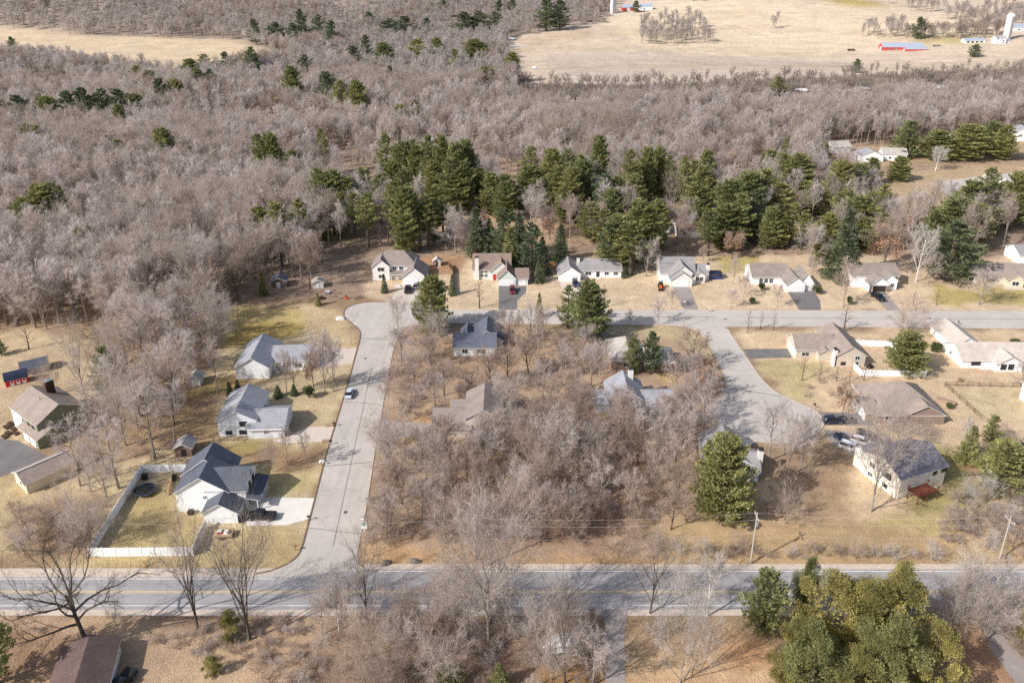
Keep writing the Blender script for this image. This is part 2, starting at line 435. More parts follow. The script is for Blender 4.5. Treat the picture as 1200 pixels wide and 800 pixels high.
sheet('side_street', [(cutr[0], yN2 + .02)] + re_ + [tuple(G(530, 370)[:2]), tuple(G(520, 362.5)[:2]), tuple(G(480, 357)[:2])] + le[::-1] + [(cut[0], yN1 - 0.3)], .05, M_SIDE)
sheet('cross_street', [p for p in no if p[0] > G(518, 362)[0]] + cd[::-1], .045, M_CROSS)
EXCL.append(re_ + [tuple(G(520, 362)[:2])] + le[::-1]); EXCL.append([p for p in no if p[0] > G(518, 362)[0]] + cd[::-1])
# dark tar joint where the side street meets the county road
def kerb(name, line, side, m, h=.12, w=.28):
    mb = MB(); n = len(line); L = [Vector((p[0], p[1], 0)) for p in line]
    for i, p in enumerate(L):
        d = (L[min(i + 1, n - 1)] - L[max(i - 1, 0)]).normalized(); nn = Vector((-d.y, d.x, 0)) * side
        a = p; b = p + nn * w
        mb.v += [(a.x, a.y, 0), (a.x, a.y, h), (b.x, b.y, h), (b.x, b.y, 0)]
    for i in range(n - 1):
        o = i * 4
        for k in range(3):
            mb.f.append((o + k, o + k + 1, o + 4 + k + 1, o + 4 + k)); mb.mi.append(0)
    return struct(mb.build(name, m))
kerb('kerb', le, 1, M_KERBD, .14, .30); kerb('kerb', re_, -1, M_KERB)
kerb('kerb', [p for p in no], 1, M_KERB); kerb('kerb', [p for p in cd], -1, M_KERB)

DRV = [
 ([(289, 586), (318, 582.5), (371, 583.5), (362, 608), (336, 615), (289, 616)], M_CONC),
 ([(318, 517), (332, 512), (362, 500), (394, 499), (389, 516), (375, 517.5), (335, 519)], M_CONC2),
 ([(345, 433), (372, 408), (418, 408), (413, 426)], M_CONC2),
 ([(563, 376), (588, 376), (588, 388), (563, 388)], M_CONC),
 ([(446, 492), (438.5, 513), (510, 513), (510, 496)], M_GREYTOP),
 ([(472, 331), (494, 332), (490, 356), (456, 354)], M_CONC2),
 ([(584.5, 335), (617, 335), (616, 343), (606, 352), (606, 363), (584.5, 363)], M_BLACKTOP),
 ([(655, 329), (682, 329), (690, 340), (694, 363), (672, 363), (660, 341)], M_CONC2),
 ([(788, 336), (808, 336.5), (818.5, 362.5), (801, 362.5)], M_GREYTOP),
 ([(922, 341), (953, 340), (961, 352), (962, 363.5), (937, 363.5)], M_BLACKTOP),
 ([(1019, 342), (1037, 342), (1056, 364), (1040, 364)], M_GREYTOP),
 ([(1091, 383.5), (1112, 383.5), (1131, 405), (1121, 405)], M_CONC),
 ([(870.5, 409), (923, 408.5), (928, 419), (878, 420)], M_BLACKTOP),
 ([(961, 483), (1013, 484), (1026, 498), (965, 498)], M_BLACKTOP),
 ([(964, 502), (1004, 508), (1018, 532), (1004, 536), (975, 520)], M_GREYTOP),
 ([(852, 508), (870, 505), (886, 517), (872, 526)], M_CONC),
 ([(704, 714), (737, 714), (733, 728), (732, 745), (733, 840), (708, 840), (710, 745), (709, 728)], M_GREYTOP),
 ([(1148, 726), (1166, 734), (1200, 772), (1230, 800), (1230, 830), (1200, 812), (1162, 762)], M_GREYTOP),
 ([(-60, 530), (-10, 512), (22, 516.5), (46, 529), (56, 536), (14, 553), (-20, 566), (-60, 570)], M_BLACKTOP),
 ([(1097, 214), (1150, 206), (1300, 192), (1300, 208), (1200, 219), (1110, 230)], M_CROSS),
 ([(800, 248), (835, 244), (838, 252), (803, 258)], M_GREYTOP),
]
for px, m in DRV: sheet_px('driveway', px, .03, m)
M_SEAM = mat('tar seam', (140, 133, 128), .1, 1, .8); M_IRON = mat('cast iron cover', (96, 90, 88), .1, 3, .7)
for px in [[(361, 618), (421, 625), (421, 625.8), (361, 618.8)], [(380, 546), (436, 541), (436, 541.7), (380, 546.7)], [(424, 396), (463, 398), (463, 398.6), (424, 396.6)], [(405, 470), (448, 474), (448, 474.6), (405, 470.6)], [(390, 640), (391, 640), (436, 430), (435.4, 430)], [(560, 370.6), (840, 371.6), (840, 372), (560, 371)], [(880, 372.4), (1200, 373.6), (1200, 374), (880, 372.8)], [(835, 452), (918, 464), (918, 464.7), (835, 452.7)]]:
    sheet_px('tar_seam', px, .066, M_SEAM, False)
for u, v in [(405, 600), (428, 420), (600, 371), (850, 374), (900, 480), (1090, 373)]:
    g = G(u, v); sheet('manhole_cover', [(g.x + .42 * math.cos(k * .524), g.y + .42 * math.sin(k * .524)) for k in range(12)], .07, M_IRON)
# white river shoals glimpsed between the far trees
PATCHES = [(940, 108, 18, 3), (995, 109, 30, 4), (1010, 106, 22, 3), (1075, 105, 26, 3), (1100, 104, 34, 4), (1150, 104, 40, 4), (1195, 101, 30, 4), (880, 129, 26, 1.2), (925, 127, 40, 1.2), (990, 124, 60, 1.2), (605, 55, 26, 1.5), (600, 46, 10, 3), (596, 128, 5, 3), (626, 80, 6, 3), (652, 122, 6, 6), (636, 124, 4, 4)]
for px in PATCHES:
    u, v, w, hh = px
    sheet('snow_patch', catmull(gp([(u - w / 2, v), (u - w * .2, v - hh * .5), (u + w * .3, v - hh * .35), (u + w / 2, v + hh * .1), (u + w * .1, v + hh * .5), (u - w * .3, v + hh * .4)]), 3, True), 1.5 if v > 100 else .4 + terrain(*G(u, v)[:2]), mat('old snow', (240, 238, 236), .05, .2))

# ================================================================== sky, sun, camera
w = bpy.data.worlds.new('World'); bpy.context.scene.world = w; w.use_nodes = True
nt = w.node_tree; bg = nt.nodes['Background']; sky = nt.nodes.new('ShaderNodeTexSky'); sky.sky_type = 'NISHITA'
SUN_EL = R(37); SH = R(32)              # shadows fall 14 degrees north of east
sdir = Vector((-math.cos(SH) * math.cos(SUN_EL), -math.sin(SH) * math.cos(SUN_EL), math.sin(SUN_EL)))
sky.sun_disc = False; sky.sun_elevation = SUN_EL; sky.sun_rotation = math.atan2(sdir.x, sdir.y); sky.air_density = 1.0; sky.dust_density = 2.6
nt.links.new(sky.outputs[0], bg.inputs['Color']); bg.inputs['Strength'].default_value = .15
sl = bpy.data.lights.new('sun', 'SUN'); sl.energy = 5.0; sl.angle = R(.5); sl.color = (1, .975, .935)
so = bpy.data.objects.new('sun', sl); C.objects.link(so); so.rotation_euler = (-sdir).to_track_quat('-Z', 'Y').to_euler()
sc = bpy.context.scene
sc.view_settings.view_transform = 'Standard'; sc.view_settings.look = 'None'; sc.view_settings.exposure = 0
cam = bpy.data.cameras.new('camera'); co = bpy.data.objects.new('camera', cam); C.objects.link(co)
cam.sensor_width = 36; cam.lens = 36 * FPX / 1200; cam.shift_y = -(400 - CY) / 1200
cam.clip_end = 12000; cam.clip_start = 1
co.location = (0, 0, CAM_H); co.rotation_euler = (R(90) - PITCH, 0, 0); sc.camera = co
sc.cycles.max_bounces = 5; sc.cycles.diffuse_bounces = 3; sc.cycles.glossy_bounces = 2; sc.cycles.transmission_bounces = 2
sc.cycles.use_adaptive_sampling = True; sc.cycles.adaptive_threshold = .004; sc.cycles.use_denoising = False
# ================================================================== plants
BARK = tone_mat('grey bark', (.24, .195, .165), (.36, .305, .265), .25, 3)
BARKD = tone_mat('dark oak bark', (.085, .068, .056), (.13, .105, .085), .3, 3)
BARKW = tone_mat('white bark', (.62, .58, .54), (.72, .68, .63), .15, 2)
TWIG = tone_mat('grey twigs', (0.498, 0.422, 0.373), (0.650, 0.568, 0.510), .14, .8, trans=.5)
TWIGM = tone_mat('mauve grey twigs', (0.553, 0.478, 0.440), (0.719, 0.637, 0.599), .14, .8, trans=.5)
TWIGB = tone_mat('brown twigs', (0.429, 0.332, 0.269), (0.580, 0.463, 0.388), .16, .8, trans=.5)
TWIGP = tone_mat('pink brown twigs', (0.539, 0.437, 0.373), (0.669, 0.553, 0.476), .14, .8, trans=.5)
TWIGW = tone_mat('pale twigs', (.50, .45, .41), (.60, .55, .505), .1, .8, trans=.25)
TWIGFAR = tone_mat('hazy grey twigs', (0.559, 0.499, 0.459), (0.696, 0.629, 0.578), .2, .15, trans=.5)  # distance haze put into the colour: paler, cooler than the near twigs
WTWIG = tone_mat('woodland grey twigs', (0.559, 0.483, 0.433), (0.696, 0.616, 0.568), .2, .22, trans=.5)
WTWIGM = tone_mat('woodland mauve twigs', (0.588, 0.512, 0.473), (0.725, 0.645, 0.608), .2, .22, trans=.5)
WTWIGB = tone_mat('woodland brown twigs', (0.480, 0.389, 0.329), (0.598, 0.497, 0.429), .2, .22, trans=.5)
DEADLEAF = tone_mat('clinging brown leaves', (.40, .23, .15), (.50, .31, .21), .2, 1, trans=.2)

def perp(d, r):
    while True:
        a = d.cross(Vector((r.uniform(-1, 1), r.uniform(-1, 1), r.uniform(-1, 1))))
        if a.length > .05: return a.normalized()

def bare_tree(seed, H, S, style='maple', dens=1.0, tw=1.0):
    """leafless tree H high and S wide; returns (trunk mesh builder, crown mesh builder)"""
    r = random.Random(seed); T = MB(); K = MB()
    st = dict(maple=dict(clear=.16, n1=11, a1=(.40, .95), l1=.52, lead=.78, up=.16, wob=.12, n2=7, n3=7, n4=7),
              forest=dict(clear=.40, n1=12, a1=(.5, .95), l1=.34, lead=.95, up=.16, wob=.10, n2=6, n3=6, n4=7),
              wood=dict(clear=.34, n1=13, a1=(.2, .75), l1=.42, lead=.95, up=.34, wob=.09, n2=6, n3=6, n4=7),
              oak=dict(clear=.24, n1=10, a1=(.55, 1.3), l1=.62, lead=.60, up=.06, wob=.26, n2=7, n3=6, n4=5),
              vase=dict(clear=.10, n1=11, a1=(.15, .75), l1=.72, lead=.6, up=.14, wob=.10, n2=7, n3=7, n4=6),
              thicket=dict(clear=.02, n1=13, a1=(.15, 1.15), l1=.75, lead=.35, up=.10, wob=.18, n2=7, n3=7, n4=7),
              slim=dict(clear=.25, n1=12, a1=(.5, .8), l1=.26, lead=1.0, up=.25, wob=.04, n2=4, n3=4, n4=4))[style]
    rad = H * (.017 if style not in ('oak',) else .026)
    L0 = H * st['lead']
    wid = S / H
    def path(p, d, L, nseg, wob, up):
        pts = [p]; d = d.normalized()
        for i in range(nseg):
            d = (d + perp(d, r) * wob * r.uniform(.3, 1.4) + Vector((0, 0, up / nseg))).normalized()
            p = p + d * (L / nseg); pts.append(p)
        return pts
    def along(pts, t):
        f = t * (len(pts) - 1); i = min(int(f), len(pts) - 2); return pts[i].lerp(pts[i + 1], f - i), (pts[i + 1] - pts[i]).normalized()
    def twigs(pts, L, n, w):
        for _ in range(n):
            p, d = along(pts, r.uniform(.15, 1.0))
            q = (d + perp(d, r) * r.uniform(.5, 1.2) + Vector((0, 0, .15))).normalized()
            K.twig(p, p + q * L * r.uniform(.5, 1.35), w, r)
    tr = path(Vector((0, 0, -.15)), Vector((r.uniform(-.05, .05), r.uniform(-.05, .05), 1)), L0, 6, st['wob'] * .35, .05)
    T.tube(tr, [rad * (1.25 if i == 0 else 1 - .8 * i / 6 * (1 if style in ('forest', 'slim', 'wood') else .75)) for i in range(7)], 6)
    n1 = max(4, int(st['n1'] * (.8 + .4 * r.random())))
    ph = r.uniform(0, 6.28)
    for i in range(n1):
        t = st['clear'] / st['lead'] + (1 - st['clear'] / st['lead']) * (i + r.uniform(0, .8)) / n1
        t = min(t, .99); p, d = along(tr, t)
        ph += 2.4 + r.uniform(-.4, .4)
        a = r.uniform(*st['a1']); side = Vector((math.cos(ph), math.sin(ph), 0))
        dd = Vector((0, 0, math.cos(a))) + side * math.sin(a)
        L1 = H * st['l1'] * (1.05 - .55 * (t ** 2 if style in ('forest', 'slim', 'maple', 'wood') else 0)) * r.uniform(.75, 1.15)
        # widen or narrow to the wanted spread
        reach = L1 * math.sin(a) * 2
        if reach > S * 1.05: L1 *= S * 1.05 / reach
        p1 = path(p, dd, L1, 5, st['wob'], st['up'])
        r1 = rad * (.5 if style != 'oak' else .55) * (1 - .3 * t)
        T.tube(p1, [r1 * (1 - .8 * k / 5) for k in range(6)], 4, False)
        for j in range(int(st['n2'] * dens + .5)):
            t2 = .22 + .78 * (j + r.random()) / st['n2'] / max(dens, 1e-3) * 1.0
            t2 = min(t2, 1); q, d2 = along(p1, t2)
            L2 = L1 * r.uniform(.34, .58) * (1.15 - .5 * t2)
            d2 = (d2 + perp(d2, r) * r.uniform(.5, 1.0) + Vector((0, 0, .12))).normalized()
            p2 = path(q, d2, L2, 3, st['wob'] * 1.2, st['up'])
            r2 = max(r1 * .38, .018 * tw)
            K.tube(p2, [r2, r2 * .75, r2 * .5, r2 * .2], 3, False)
            for k in range(st['n3']):
                q3, d3 = along(p2, r.uniform(.2, 1)); L3 = L2 * r.uniform(.35, .65)
                d3 = (d3 + perp(d3, r) * r.uniform(.5, 1.1) + Vector((0, 0, .1))).normalized()
                e3 = q3 + d3 * L3
                K.twig(q3, e3, .045 * tw, r)
                twigs([q3, q3.lerp(e3, .5), e3], L3 * .8, st['n4'] + 2, .027 * tw)
            twigs(p2, L2 * .4, 3, .036 * tw)
    return T, K

def leaf_cloud(K, c, rad, n, size, r, up=.25):
    for _ in range(n):
        d = Vector((r.gauss(0, 1), r.gauss(0, 1), r.gauss(0, 1))).normalized()
        p = c + Vector((d.x * rad[0], d.y * rad[1], d.z * rad[2])) * (r.random() ** .4)
        q = (d + Vector((r.uniform(-.6, .6), r.uniform(-.6, .6), r.uniform(-.3, .6) + up))).normalized()
        a = perp(q, r) * size * r.uniform(.25, .5)
        K.add([p - a, p + a, p + q * size * r.uniform(.7, 1.3)], [(0, 1, 2)])

def conifer(seed, H, W, style='pine', clear=.15):
    r = random.Random(seed); T = MB(); K = MB()
    lean = Vector((r.uniform(-.02, .02), r.uniform(-.02, .02), 0)) * H
    T.tube([(0, 0, -.2), lean * .3 + Vector((0, 0, H * .35)), lean * .7 + Vector((0, 0, H * .7)), lean + Vector((0, 0, H * .97))],
           [H * .016 + .06, H * .012 + .04, H * .007 + .03, .03], 6)
    if style == 'cedar':      # dense rounded column of upright sprays
        n = int(42 * W)
        blobs = []
        for i in range(34):
            z = clear + (1 - clear) * (i + r.random()) / 34
            prof = math.sin(min(1, (z - clear) / (1 - clear) * 1.0) ** .75 * math.pi) ** .6
            a = r.uniform(0, 6.28); rr = W * .5 * prof * r.uniform(.3, 1.08)
            leaf_cloud(K, Vector((math.cos(a) * rr, math.sin(a) * rr, z * H * .96)) + lean * z, (W * r.uniform(.09, .2), W * r.uniform(.09, .2), H * r.uniform(.06, .12)), int(n * 2.6), r.uniform(.10, .2), r, .45)
        leaf_cloud(K, Vector((0, 0, H * (.5 + clear * .4))), (W * .27, W * .27, H * (1 - clear) * .42), n * 2, .3, r, .5)
        return T, K
    full = style == 'full'
    nw = int(H * (1 - clear) / (.72 if style == 'pine' else .6)) + 3
    for i in range(nw):
        style = 'full' if full else style
        t = (i + r.uniform(-.25, .25)) / nw; t = min(max(t, 0), 1)
        z = H * (clear + (1 - clear) * t)
        if style == 'full': prof = (.70 + .30 * min(1, t / .2)) * (1 - t ** 2.4) ** .6 + .04
        elif style == 'pine': prof = (.62 + .38 * min(1, t / .25)) * (1 - t ** 1.7) ** .62 + .05
        else: prof = (1 - t) ** .82 * .97 + .03
        if full: style = 'pine'
        nb = 8 if full else (6 if style == 'pine' else 7)
        ph = r.uniform(0, 6.28)
        for k in range(nb):
            if style == 'pine' and r.random() < .13: continue
            L = W * .5 * prof * (r.uniform(.75, 1.15) if full else r.uniform(.6, 1.25) if style == 'pine' else r.uniform(.8, 1.1))
            a = ph + 6.283 * k / nb + r.uniform(-.3, .3)
            tilt = (r.uniform(.05, .45) + .5 * t) if style == 'pine' else (-.28 + .75 * t + r.uniform(-.1, .1))
            d = Vector((math.cos(a) * math.cos(tilt), math.sin(a) * math.cos(tilt), math.sin(tilt)))
            p0 = lean * (z / H) + Vector((0, 0, z)); e = p0 + d * L
            if style == 'spruce': e.z += L * .10
            K.cur = 1; K.twig(p0, e, .10, r); K.cur = 0
            side = Vector((-math.sin(a), math.cos(a), 0))
            ns = max(3, int(L * (4.6 if style == 'pine' else 4.8)))
            for j in range(ns):
                s = .28 + .72 * (j + r.random()) / ns
                q = p0.lerp(e, s)
                w = L * .36 * (1.15 - s * .7)
                for m in range(9 if full else 6 if style == 'pine' else 5):
                    c = q + side * r.uniform(-w, w) + Vector((0, 0, r.uniform(-.12, .22)))
                    sz = r.uniform(.2, .44) if style == 'pine' else r.uniform(.2, .42)
                    dn = (d * .6 + side * r.uniform(-.8, .8) + Vector((0, 0, r.uniform(.0, .75) if style == 'pine' else r.uniform(-.45, .35)))).normalized()
                    b = perp(dn, r) * sz * r.uniform(.22, .42)
                    K.add([c - b, c + b, c + dn * sz], [(0, 1, 2)])
    leaf_cloud(K, lean + Vector((0, 0, H * .965)), (.22, .22, H * .03), 26, .4, r, .9)
    return T, K

def shrub(seed, H, W, leafy=True):
    r = random.Random(seed); T = MB(); K = MB()
    for i in range(6):
        a = r.uniform(0, 6.28); T.tube([(0, 0, -.05), (math.cos(a) * W * .12, math.sin(a) * W * .12, H * .3), (math.cos(a) * W * .25, math.sin(a) * W * .25, H * .7)], [.05, .04, .015], 4, False)
    for i in range(9):
        a = r.uniform(0, 6.28); q = W * .28 * math.sqrt(r.random())
        leaf_cloud(K, Vector((math.cos(a) * q, math.sin(a) * q, H * r.uniform(.35, .65))), (W * .24, W * .24, H * .3), 90, .28, r)
    return T, K

# ---- prototypes: mesh pairs shared by every copy
def proto(name, T, K, mt, mk): return (T.mesh('trunk', mt), K.mesh('crown', mk), name)
PINEN = tone_mat('pine needles', (.245, .265, .118), (.36, .35, .145), .42, .6, trans=.4)
PINED = tone_mat('dark spruce needles', (.13, .165, .095), (.195, .225, .12), .42, .6, trans=.4)
CEDARN = tone_mat('olive cedar sprays', (.27, .245, .085), (.37, .325, .12), .5, .55, trans=.3)
CEDARG = tone_mat('grey green cedar sprays', (.215, .22, .092), (.29, .285, .118), .45, .55, trans=.3)
BUSHN = tone_mat('evergreen shrub leaves', (.09, .105, .048), (.14, .145, .06), .3, 1.5)
BRUSHM = tone_mat('dry brush stems', (0.456, 0.366, 0.302), (0.622, 0.512, 0.435), .16, .8, trans=.5)

NH = 10.0     # every prototype is 10 m high and is scaled to the tree it stands for
PR = {}
def mkbare(key, style, mt, mk, n, S, dens=1.0, tw=1.0, H=NH, seed=0, leaves=0):
    out = []
    for i in range(n):
        T, K = bare_tree(seed * 100 + i * 7 + 3, H, S, style, dens, tw)
        if leaves:
            r = random.Random(i)
            K.cur = 1
            for _ in range(10):
                a = r.uniform(0, 6.28); q = S * .33 * math.sqrt(r.random())
                leaf_cloud(K, Vector((math.cos(a) * q, math.sin(a) * q, H * r.uniform(.35, .8))), (S * .13, S * .13, H * .09), leaves, .35, r)
            K.cur = 0
        out.append(proto(key, T, K, mt, [mk, DEADLEAF]))
    PR[key] = out
mkbare('forest', 'forest', BARK, TWIG, 4, 6.0, seed=1)
mkbare('forestm', 'forest', BARK, TWIGM, 4, 6.5, seed=2)
mkbare('maple', 'maple', BARK, TWIGM, 4, 8.5, seed=3)
mkbare('brown', 'maple', BARKD, TWIGB, 3, 8.0, seed=4)
mkbare('pink', 'maple', BARK, TWIGP, 3, 8.0, seed=5)
mkbare('vase', 'vase', BARK, TWIG, 3, 7.5, seed=6)
mkbare('oak', 'oak', BARKD, BARKD, 3, 13.0, dens=.8, tw=.7, seed=7)
mkbare('pale', 'maple', BARKW, TWIGW, 2, 7.5, seed=8)
mkbare('slim', 'slim', BARKD, TWIGB, 2, 3.6, tw=.8, seed=9)
mkbare('thicket', 'thicket', BARK, BRUSHM, 4, 14.0, tw=1.0, seed=10)
mkbare('palethicket', 'thicket', BARK, TWIGW, 2, 14.0, tw=1.0, seed=11)
mkbare('rusty', 'maple', BARKD, TWIGB, 2, 8.0, seed=12, leaves=110)
mkbare('open', 'vase', BARKD, BARK, 3, 7.5, dens=.7, tw=.6, seed=13)
PR['pine'] = [proto('pine', *conifer(40 + i, 10, 4.6, 'pine', .10), BARKD, [PINEN, BARKD]) for i in range(4)]
PR['fullpine'] = [proto('fullpine', *conifer(45 + i, 10, 6.6, 'full', .05), BARKD, [PINEN, BARKD]) for i in range(3)]
PR['tallpine'] = [proto('tallpine', *conifer(50 + i, 10, 3.6, 'pine', .38), BARKD, [PINEN, BARKD]) for i in range(3)]
PR['darkpine'] = [proto('darkpine', *conifer(60 + i, 10, 4.6, 'pine', .08), BARKD, [PINED, BARKD]) for i in range(2)]
PR['spruce'] = [proto('spruce', *conifer(70 + i, 10, 4.4, 'spruce', .03), BARKD, [PINED, BARKD]) for i in range(3)]
PR['greenspruce'] = [proto('greenspruce', *conifer(76 + i, 10, 4.4, 'spruce', .03), BARKD, [PINEN, BARKD]) for i in range(2)]
PR['cedar'] = [proto('cedar', *conifer(80 + i, 10, 6.0, 'cedar', .03), BARKD, [CEDARN, BARKD]) for i in range(3)]
PR['greycedar'] = [proto('greycedar', *conifer(84 + i, 10, 6.0, 'cedar', .03), BARKD, [CEDARG, BARKD]) for i in range(2)]
PR['shrub'] = [proto('shrub', *shrub(90 + i, 2, 2.2), BARKD, [BUSHN]) for i in range(2)]
PWID = dict(fullpine=6.6, pine=4.6, tallpine=3.6, darkpine=4.6, spruce=4.4, greenspruce=4.4, cedar=6, greycedar=6)
TREES = []   # world positions already taken

def plant(key, name, label, cat, x, y, H, W=None, group=None, rz=None, base=NH, wid=None, z=None, var=None):
    T, K, _ = PR[key][(rng.randrange(len(PR[key])) if var is None else var)]
    sz = H / base; sx = sz if W is None else W / (wid or PWID[key])
    t = thing(name, label, cat, (x, y, terrain(x, y) if z is None else z), rng.uniform(0, 6.28) if rz is None else rz, group)
    t.scale = (sx, sx, sz)
    link('trunk', T, t); link('crown', K, t)
    TREES.append((x, y)); return t
def plant_px(key, name, label, cat, u, vtop, vbase, wpx=None, group=None, **kw):
    """stands at photo pixel (u, vbase); height and width in metres from its size in the photo"""
    p = G(u, vbase); dist = math.hypot(p.y, CAM_H - p.z)
    s = FPX / (p.y * CP + (CAM_H - p.z) * SP)
    # height: find h whose top projects to vtop
    lo, hi = 0.0, 60.0
    for _ in range(30):
        m = (lo + hi) / 2
        if P(p.x, p.y, p.z + m)[1] > vtop: lo = m
        else: hi = m
    return plant(key, name, label, cat, p.x, p.y, lo, wpx / s if wpx else None, group, **kw)
# ================================================================== houses
def siding(name, c, rows=4.5):
    if name in MATS: return MATS[name]
    m, nt, b = new_mat(name)
    tc = nt.nodes.new('ShaderNodeTexCoord'); sp = nt.nodes.new('ShaderNodeSeparateXYZ'); nt.links.new(tc.outputs['Object'], sp.inputs[0])
    ma = nt.nodes.new('ShaderNodeMath'); ma.operation = 'MULTIPLY'; ma.inputs[1].default_value = rows; nt.links.new(sp.outputs['Z'], ma.inputs[0])
    fr = nt.nodes.new('ShaderNodeMath'); fr.operation = 'FRACT'; nt.links.new(ma.outputs[0], fr.inputs[0])
    s = rgbmul(nt, alb(c, 1.06), fr.outputs[0], .93, 1.02)
    s = rgbmul(nt, s, noise(nt, .5, 4), .94, 1.05)
    nt.links.new(s, b.inputs['Base Color']); b.inputs['Roughness'].default_value = .7
    MATS[name] = m; return m
def shingle(name, c, v=.17):
    if name in MATS: return MATS[name]
    m, nt, b = new_mat(name)
    s = rgbmul(nt, alb(c), noise(nt, 2.2, 3, stretch=(1, 1, 2.5)), 1 - v, 1 + v)
    s = rgbmul(nt, s, noise(nt, .45, 4), 1 - v * .8, 1 + v * .8)
    s = rgbmul(nt, s, noise(nt, 7, 2), .92, 1.08)
    nt.links.new(s, b.inputs['Base Color']); b.inputs['Roughness'].default_value = .95; b.inputs['Specular IOR Level'].default_value = .1
    MATS[name] = m; return m
TRIM = mat('white painted trim', (244, 242, 240), .03, 1, .6)
DARKTRIM = mat('dark trim', (70, 62, 58), .1, 1, .6)
GLASS = mat('dark window glass', (48, 54, 62), .25, .7, .12, spec=.6)
BRICK = mat('brown brick', (150, 118, 98), .16, 3, .9)
WHITEB = mat('painted chimney', (236, 233, 228), .05, 1, .8)
BROWNB = mat('dark brown chimney boards', (84, 64, 50), .12, 2, .8)
GDOOR = siding('white panel garage door', (240, 240, 240), 1.9)
METAL = mat('galvanised metal', (170, 172, 175), .1, 2, .5, metal=.4)

def gable_solids(v):
    """v = x0,x1,y0,y1,eave,rise,type ; returns wall verts/faces and roof planes"""
    x0, x1, y0, y1, e, rise, ty = v[:7]; z0 = -.15
    W = MB(); RF = MB(); o = .42; th = .16
    if ty == 'gx':
        ym = (y0 + y1) / 2; hw = (y1 - y0) / 2; k = rise / hw; zt = e + rise
        W.add([(x0, y0, z0), (x1, y0, z0), (x1, y1, z0), (x0, y1, z0), (x0, y0, e), (x1, y0, e), (x1, y1, e), (x0, y1, e), (x0, ym, zt), (x1, ym, zt)],
              [(0, 1, 5, 4), (1, 2, 6, 9, 5), (2, 3, 7, 6), (3, 0, 4, 8, 7), (4, 5, 9, 8), (6, 7, 8, 9)])
        pl = [(x0 - o, y0 - o, e - k * o), (x1 + o, y0 - o, e - k * o), (x1 + o, ym, zt), (x0 - o, ym, zt), (x1 + o, y1 + o, e - k * o), (x0 - o, y1 + o, e - k * o)]
        quads = [(0, 1, 2, 3), (3, 2, 4, 5)]; edges = [0, 1, 2, 4, 5, 3]
    elif ty == 'gy':
        xm = (x0 + x1) / 2; hw = (x1 - x0) / 2; k = rise / hw; zt = e + rise
        W.add([(x0, y0, z0), (x1, y0, z0), (x1, y1, z0), (x0, y1, z0), (x0, y0, e), (x1, y0, e), (x1, y1, e), (x0, y1, e), (xm, y0, zt), (xm, y1, zt)],
              [(0, 1, 5, 8, 4), (1, 2, 6, 5), (2, 3, 7, 9, 6), (3, 0, 4, 7), (5, 6, 9, 8), (7, 4, 8, 9)])
        pl = [(x0 - o, y0 - o, e - k * o), (xm, y0 - o, zt), (xm, y1 + o, zt), (x0 - o, y1 + o, e - k * o), (x1 + o, y0 - o, e - k * o), (x1 + o, y1 + o, e - k * o)]
        quads = [(0, 1, 2, 3), (1, 4, 5, 2)]; edges = [0, 1, 4, 5, 2, 3]
    elif ty == 'hip':
        w, d = x1 - x0, y1 - y0; zt = e + rise; i = min(w, d) / 2; k = rise / i; ze = e - k * o
        W.add([(x0, y0, z0), (x1, y0, z0), (x1, y1, z0), (x0, y1, z0), (x0, y0, e), (x1, y0, e), (x1, y1, e), (x0, y1, e)],
              [(0, 1, 5, 4), (1, 2, 6, 5), (2, 3, 7, 6), (3, 0, 4, 7)])
        if w >= d: a, bb = (x0 + i, y0 + i, zt), (x1 - i + .001, y0 + i, zt)
        else: a, bb = (x0 + i, y0 + i, zt), (x0 + i, y1 - i, zt)
        pl = [(x0 - o, y0 - o, ze), (x1 + o, y0 - o, ze), (x1 + o, y1 + o, ze), (x0 - o, y1 + o, ze), a, bb]
        quads = [(0, 1, 5, 4), (1, 2, 5), (2, 3, 4, 5), (3, 0, 4)] if w >= d else [(0, 1, 4), (1, 2, 5, 4), (2, 3, 5), (3, 0, 4, 5)]
        edges = [0, 1, 2, 3]
    else:     # 'se' / 'ss' lean-to falling to +x or -y
        W = MB(); zt = e + rise
        if ty == 'se': pl = [(x0, y0 - .2, zt), (x1 + o, y0 - .2, e), (x1 + o, y1 + .2, e), (x0, y1 + .2, zt)]
        else: pl = [(x0 - .2, y0 - o, e), (x1 + .2, y0 - o, e), (x1 + .2, y1, zt), (x0 - .2, y1, zt)]
        quads = [(0, 1, 2, 3)]; edges = [0, 1, 2, 3]
    n = len(pl); up = [(a, b, c + th) for a, b, c in pl]; dn = [(a, b, c + .01) for a, b, c in pl]
    RF.add(up, quads)
    RF.cur = 1; m = len(edges)
    RF.add([dn[i] for i in edges] + [up[i] for i in edges], [(i, (i + 1) % m, m + (i + 1) % m, m + i) for i in range(m)])
    RF.add(dn, [tuple(reversed(q)) for q in quads]); RF.cur = 0
    return W, RF

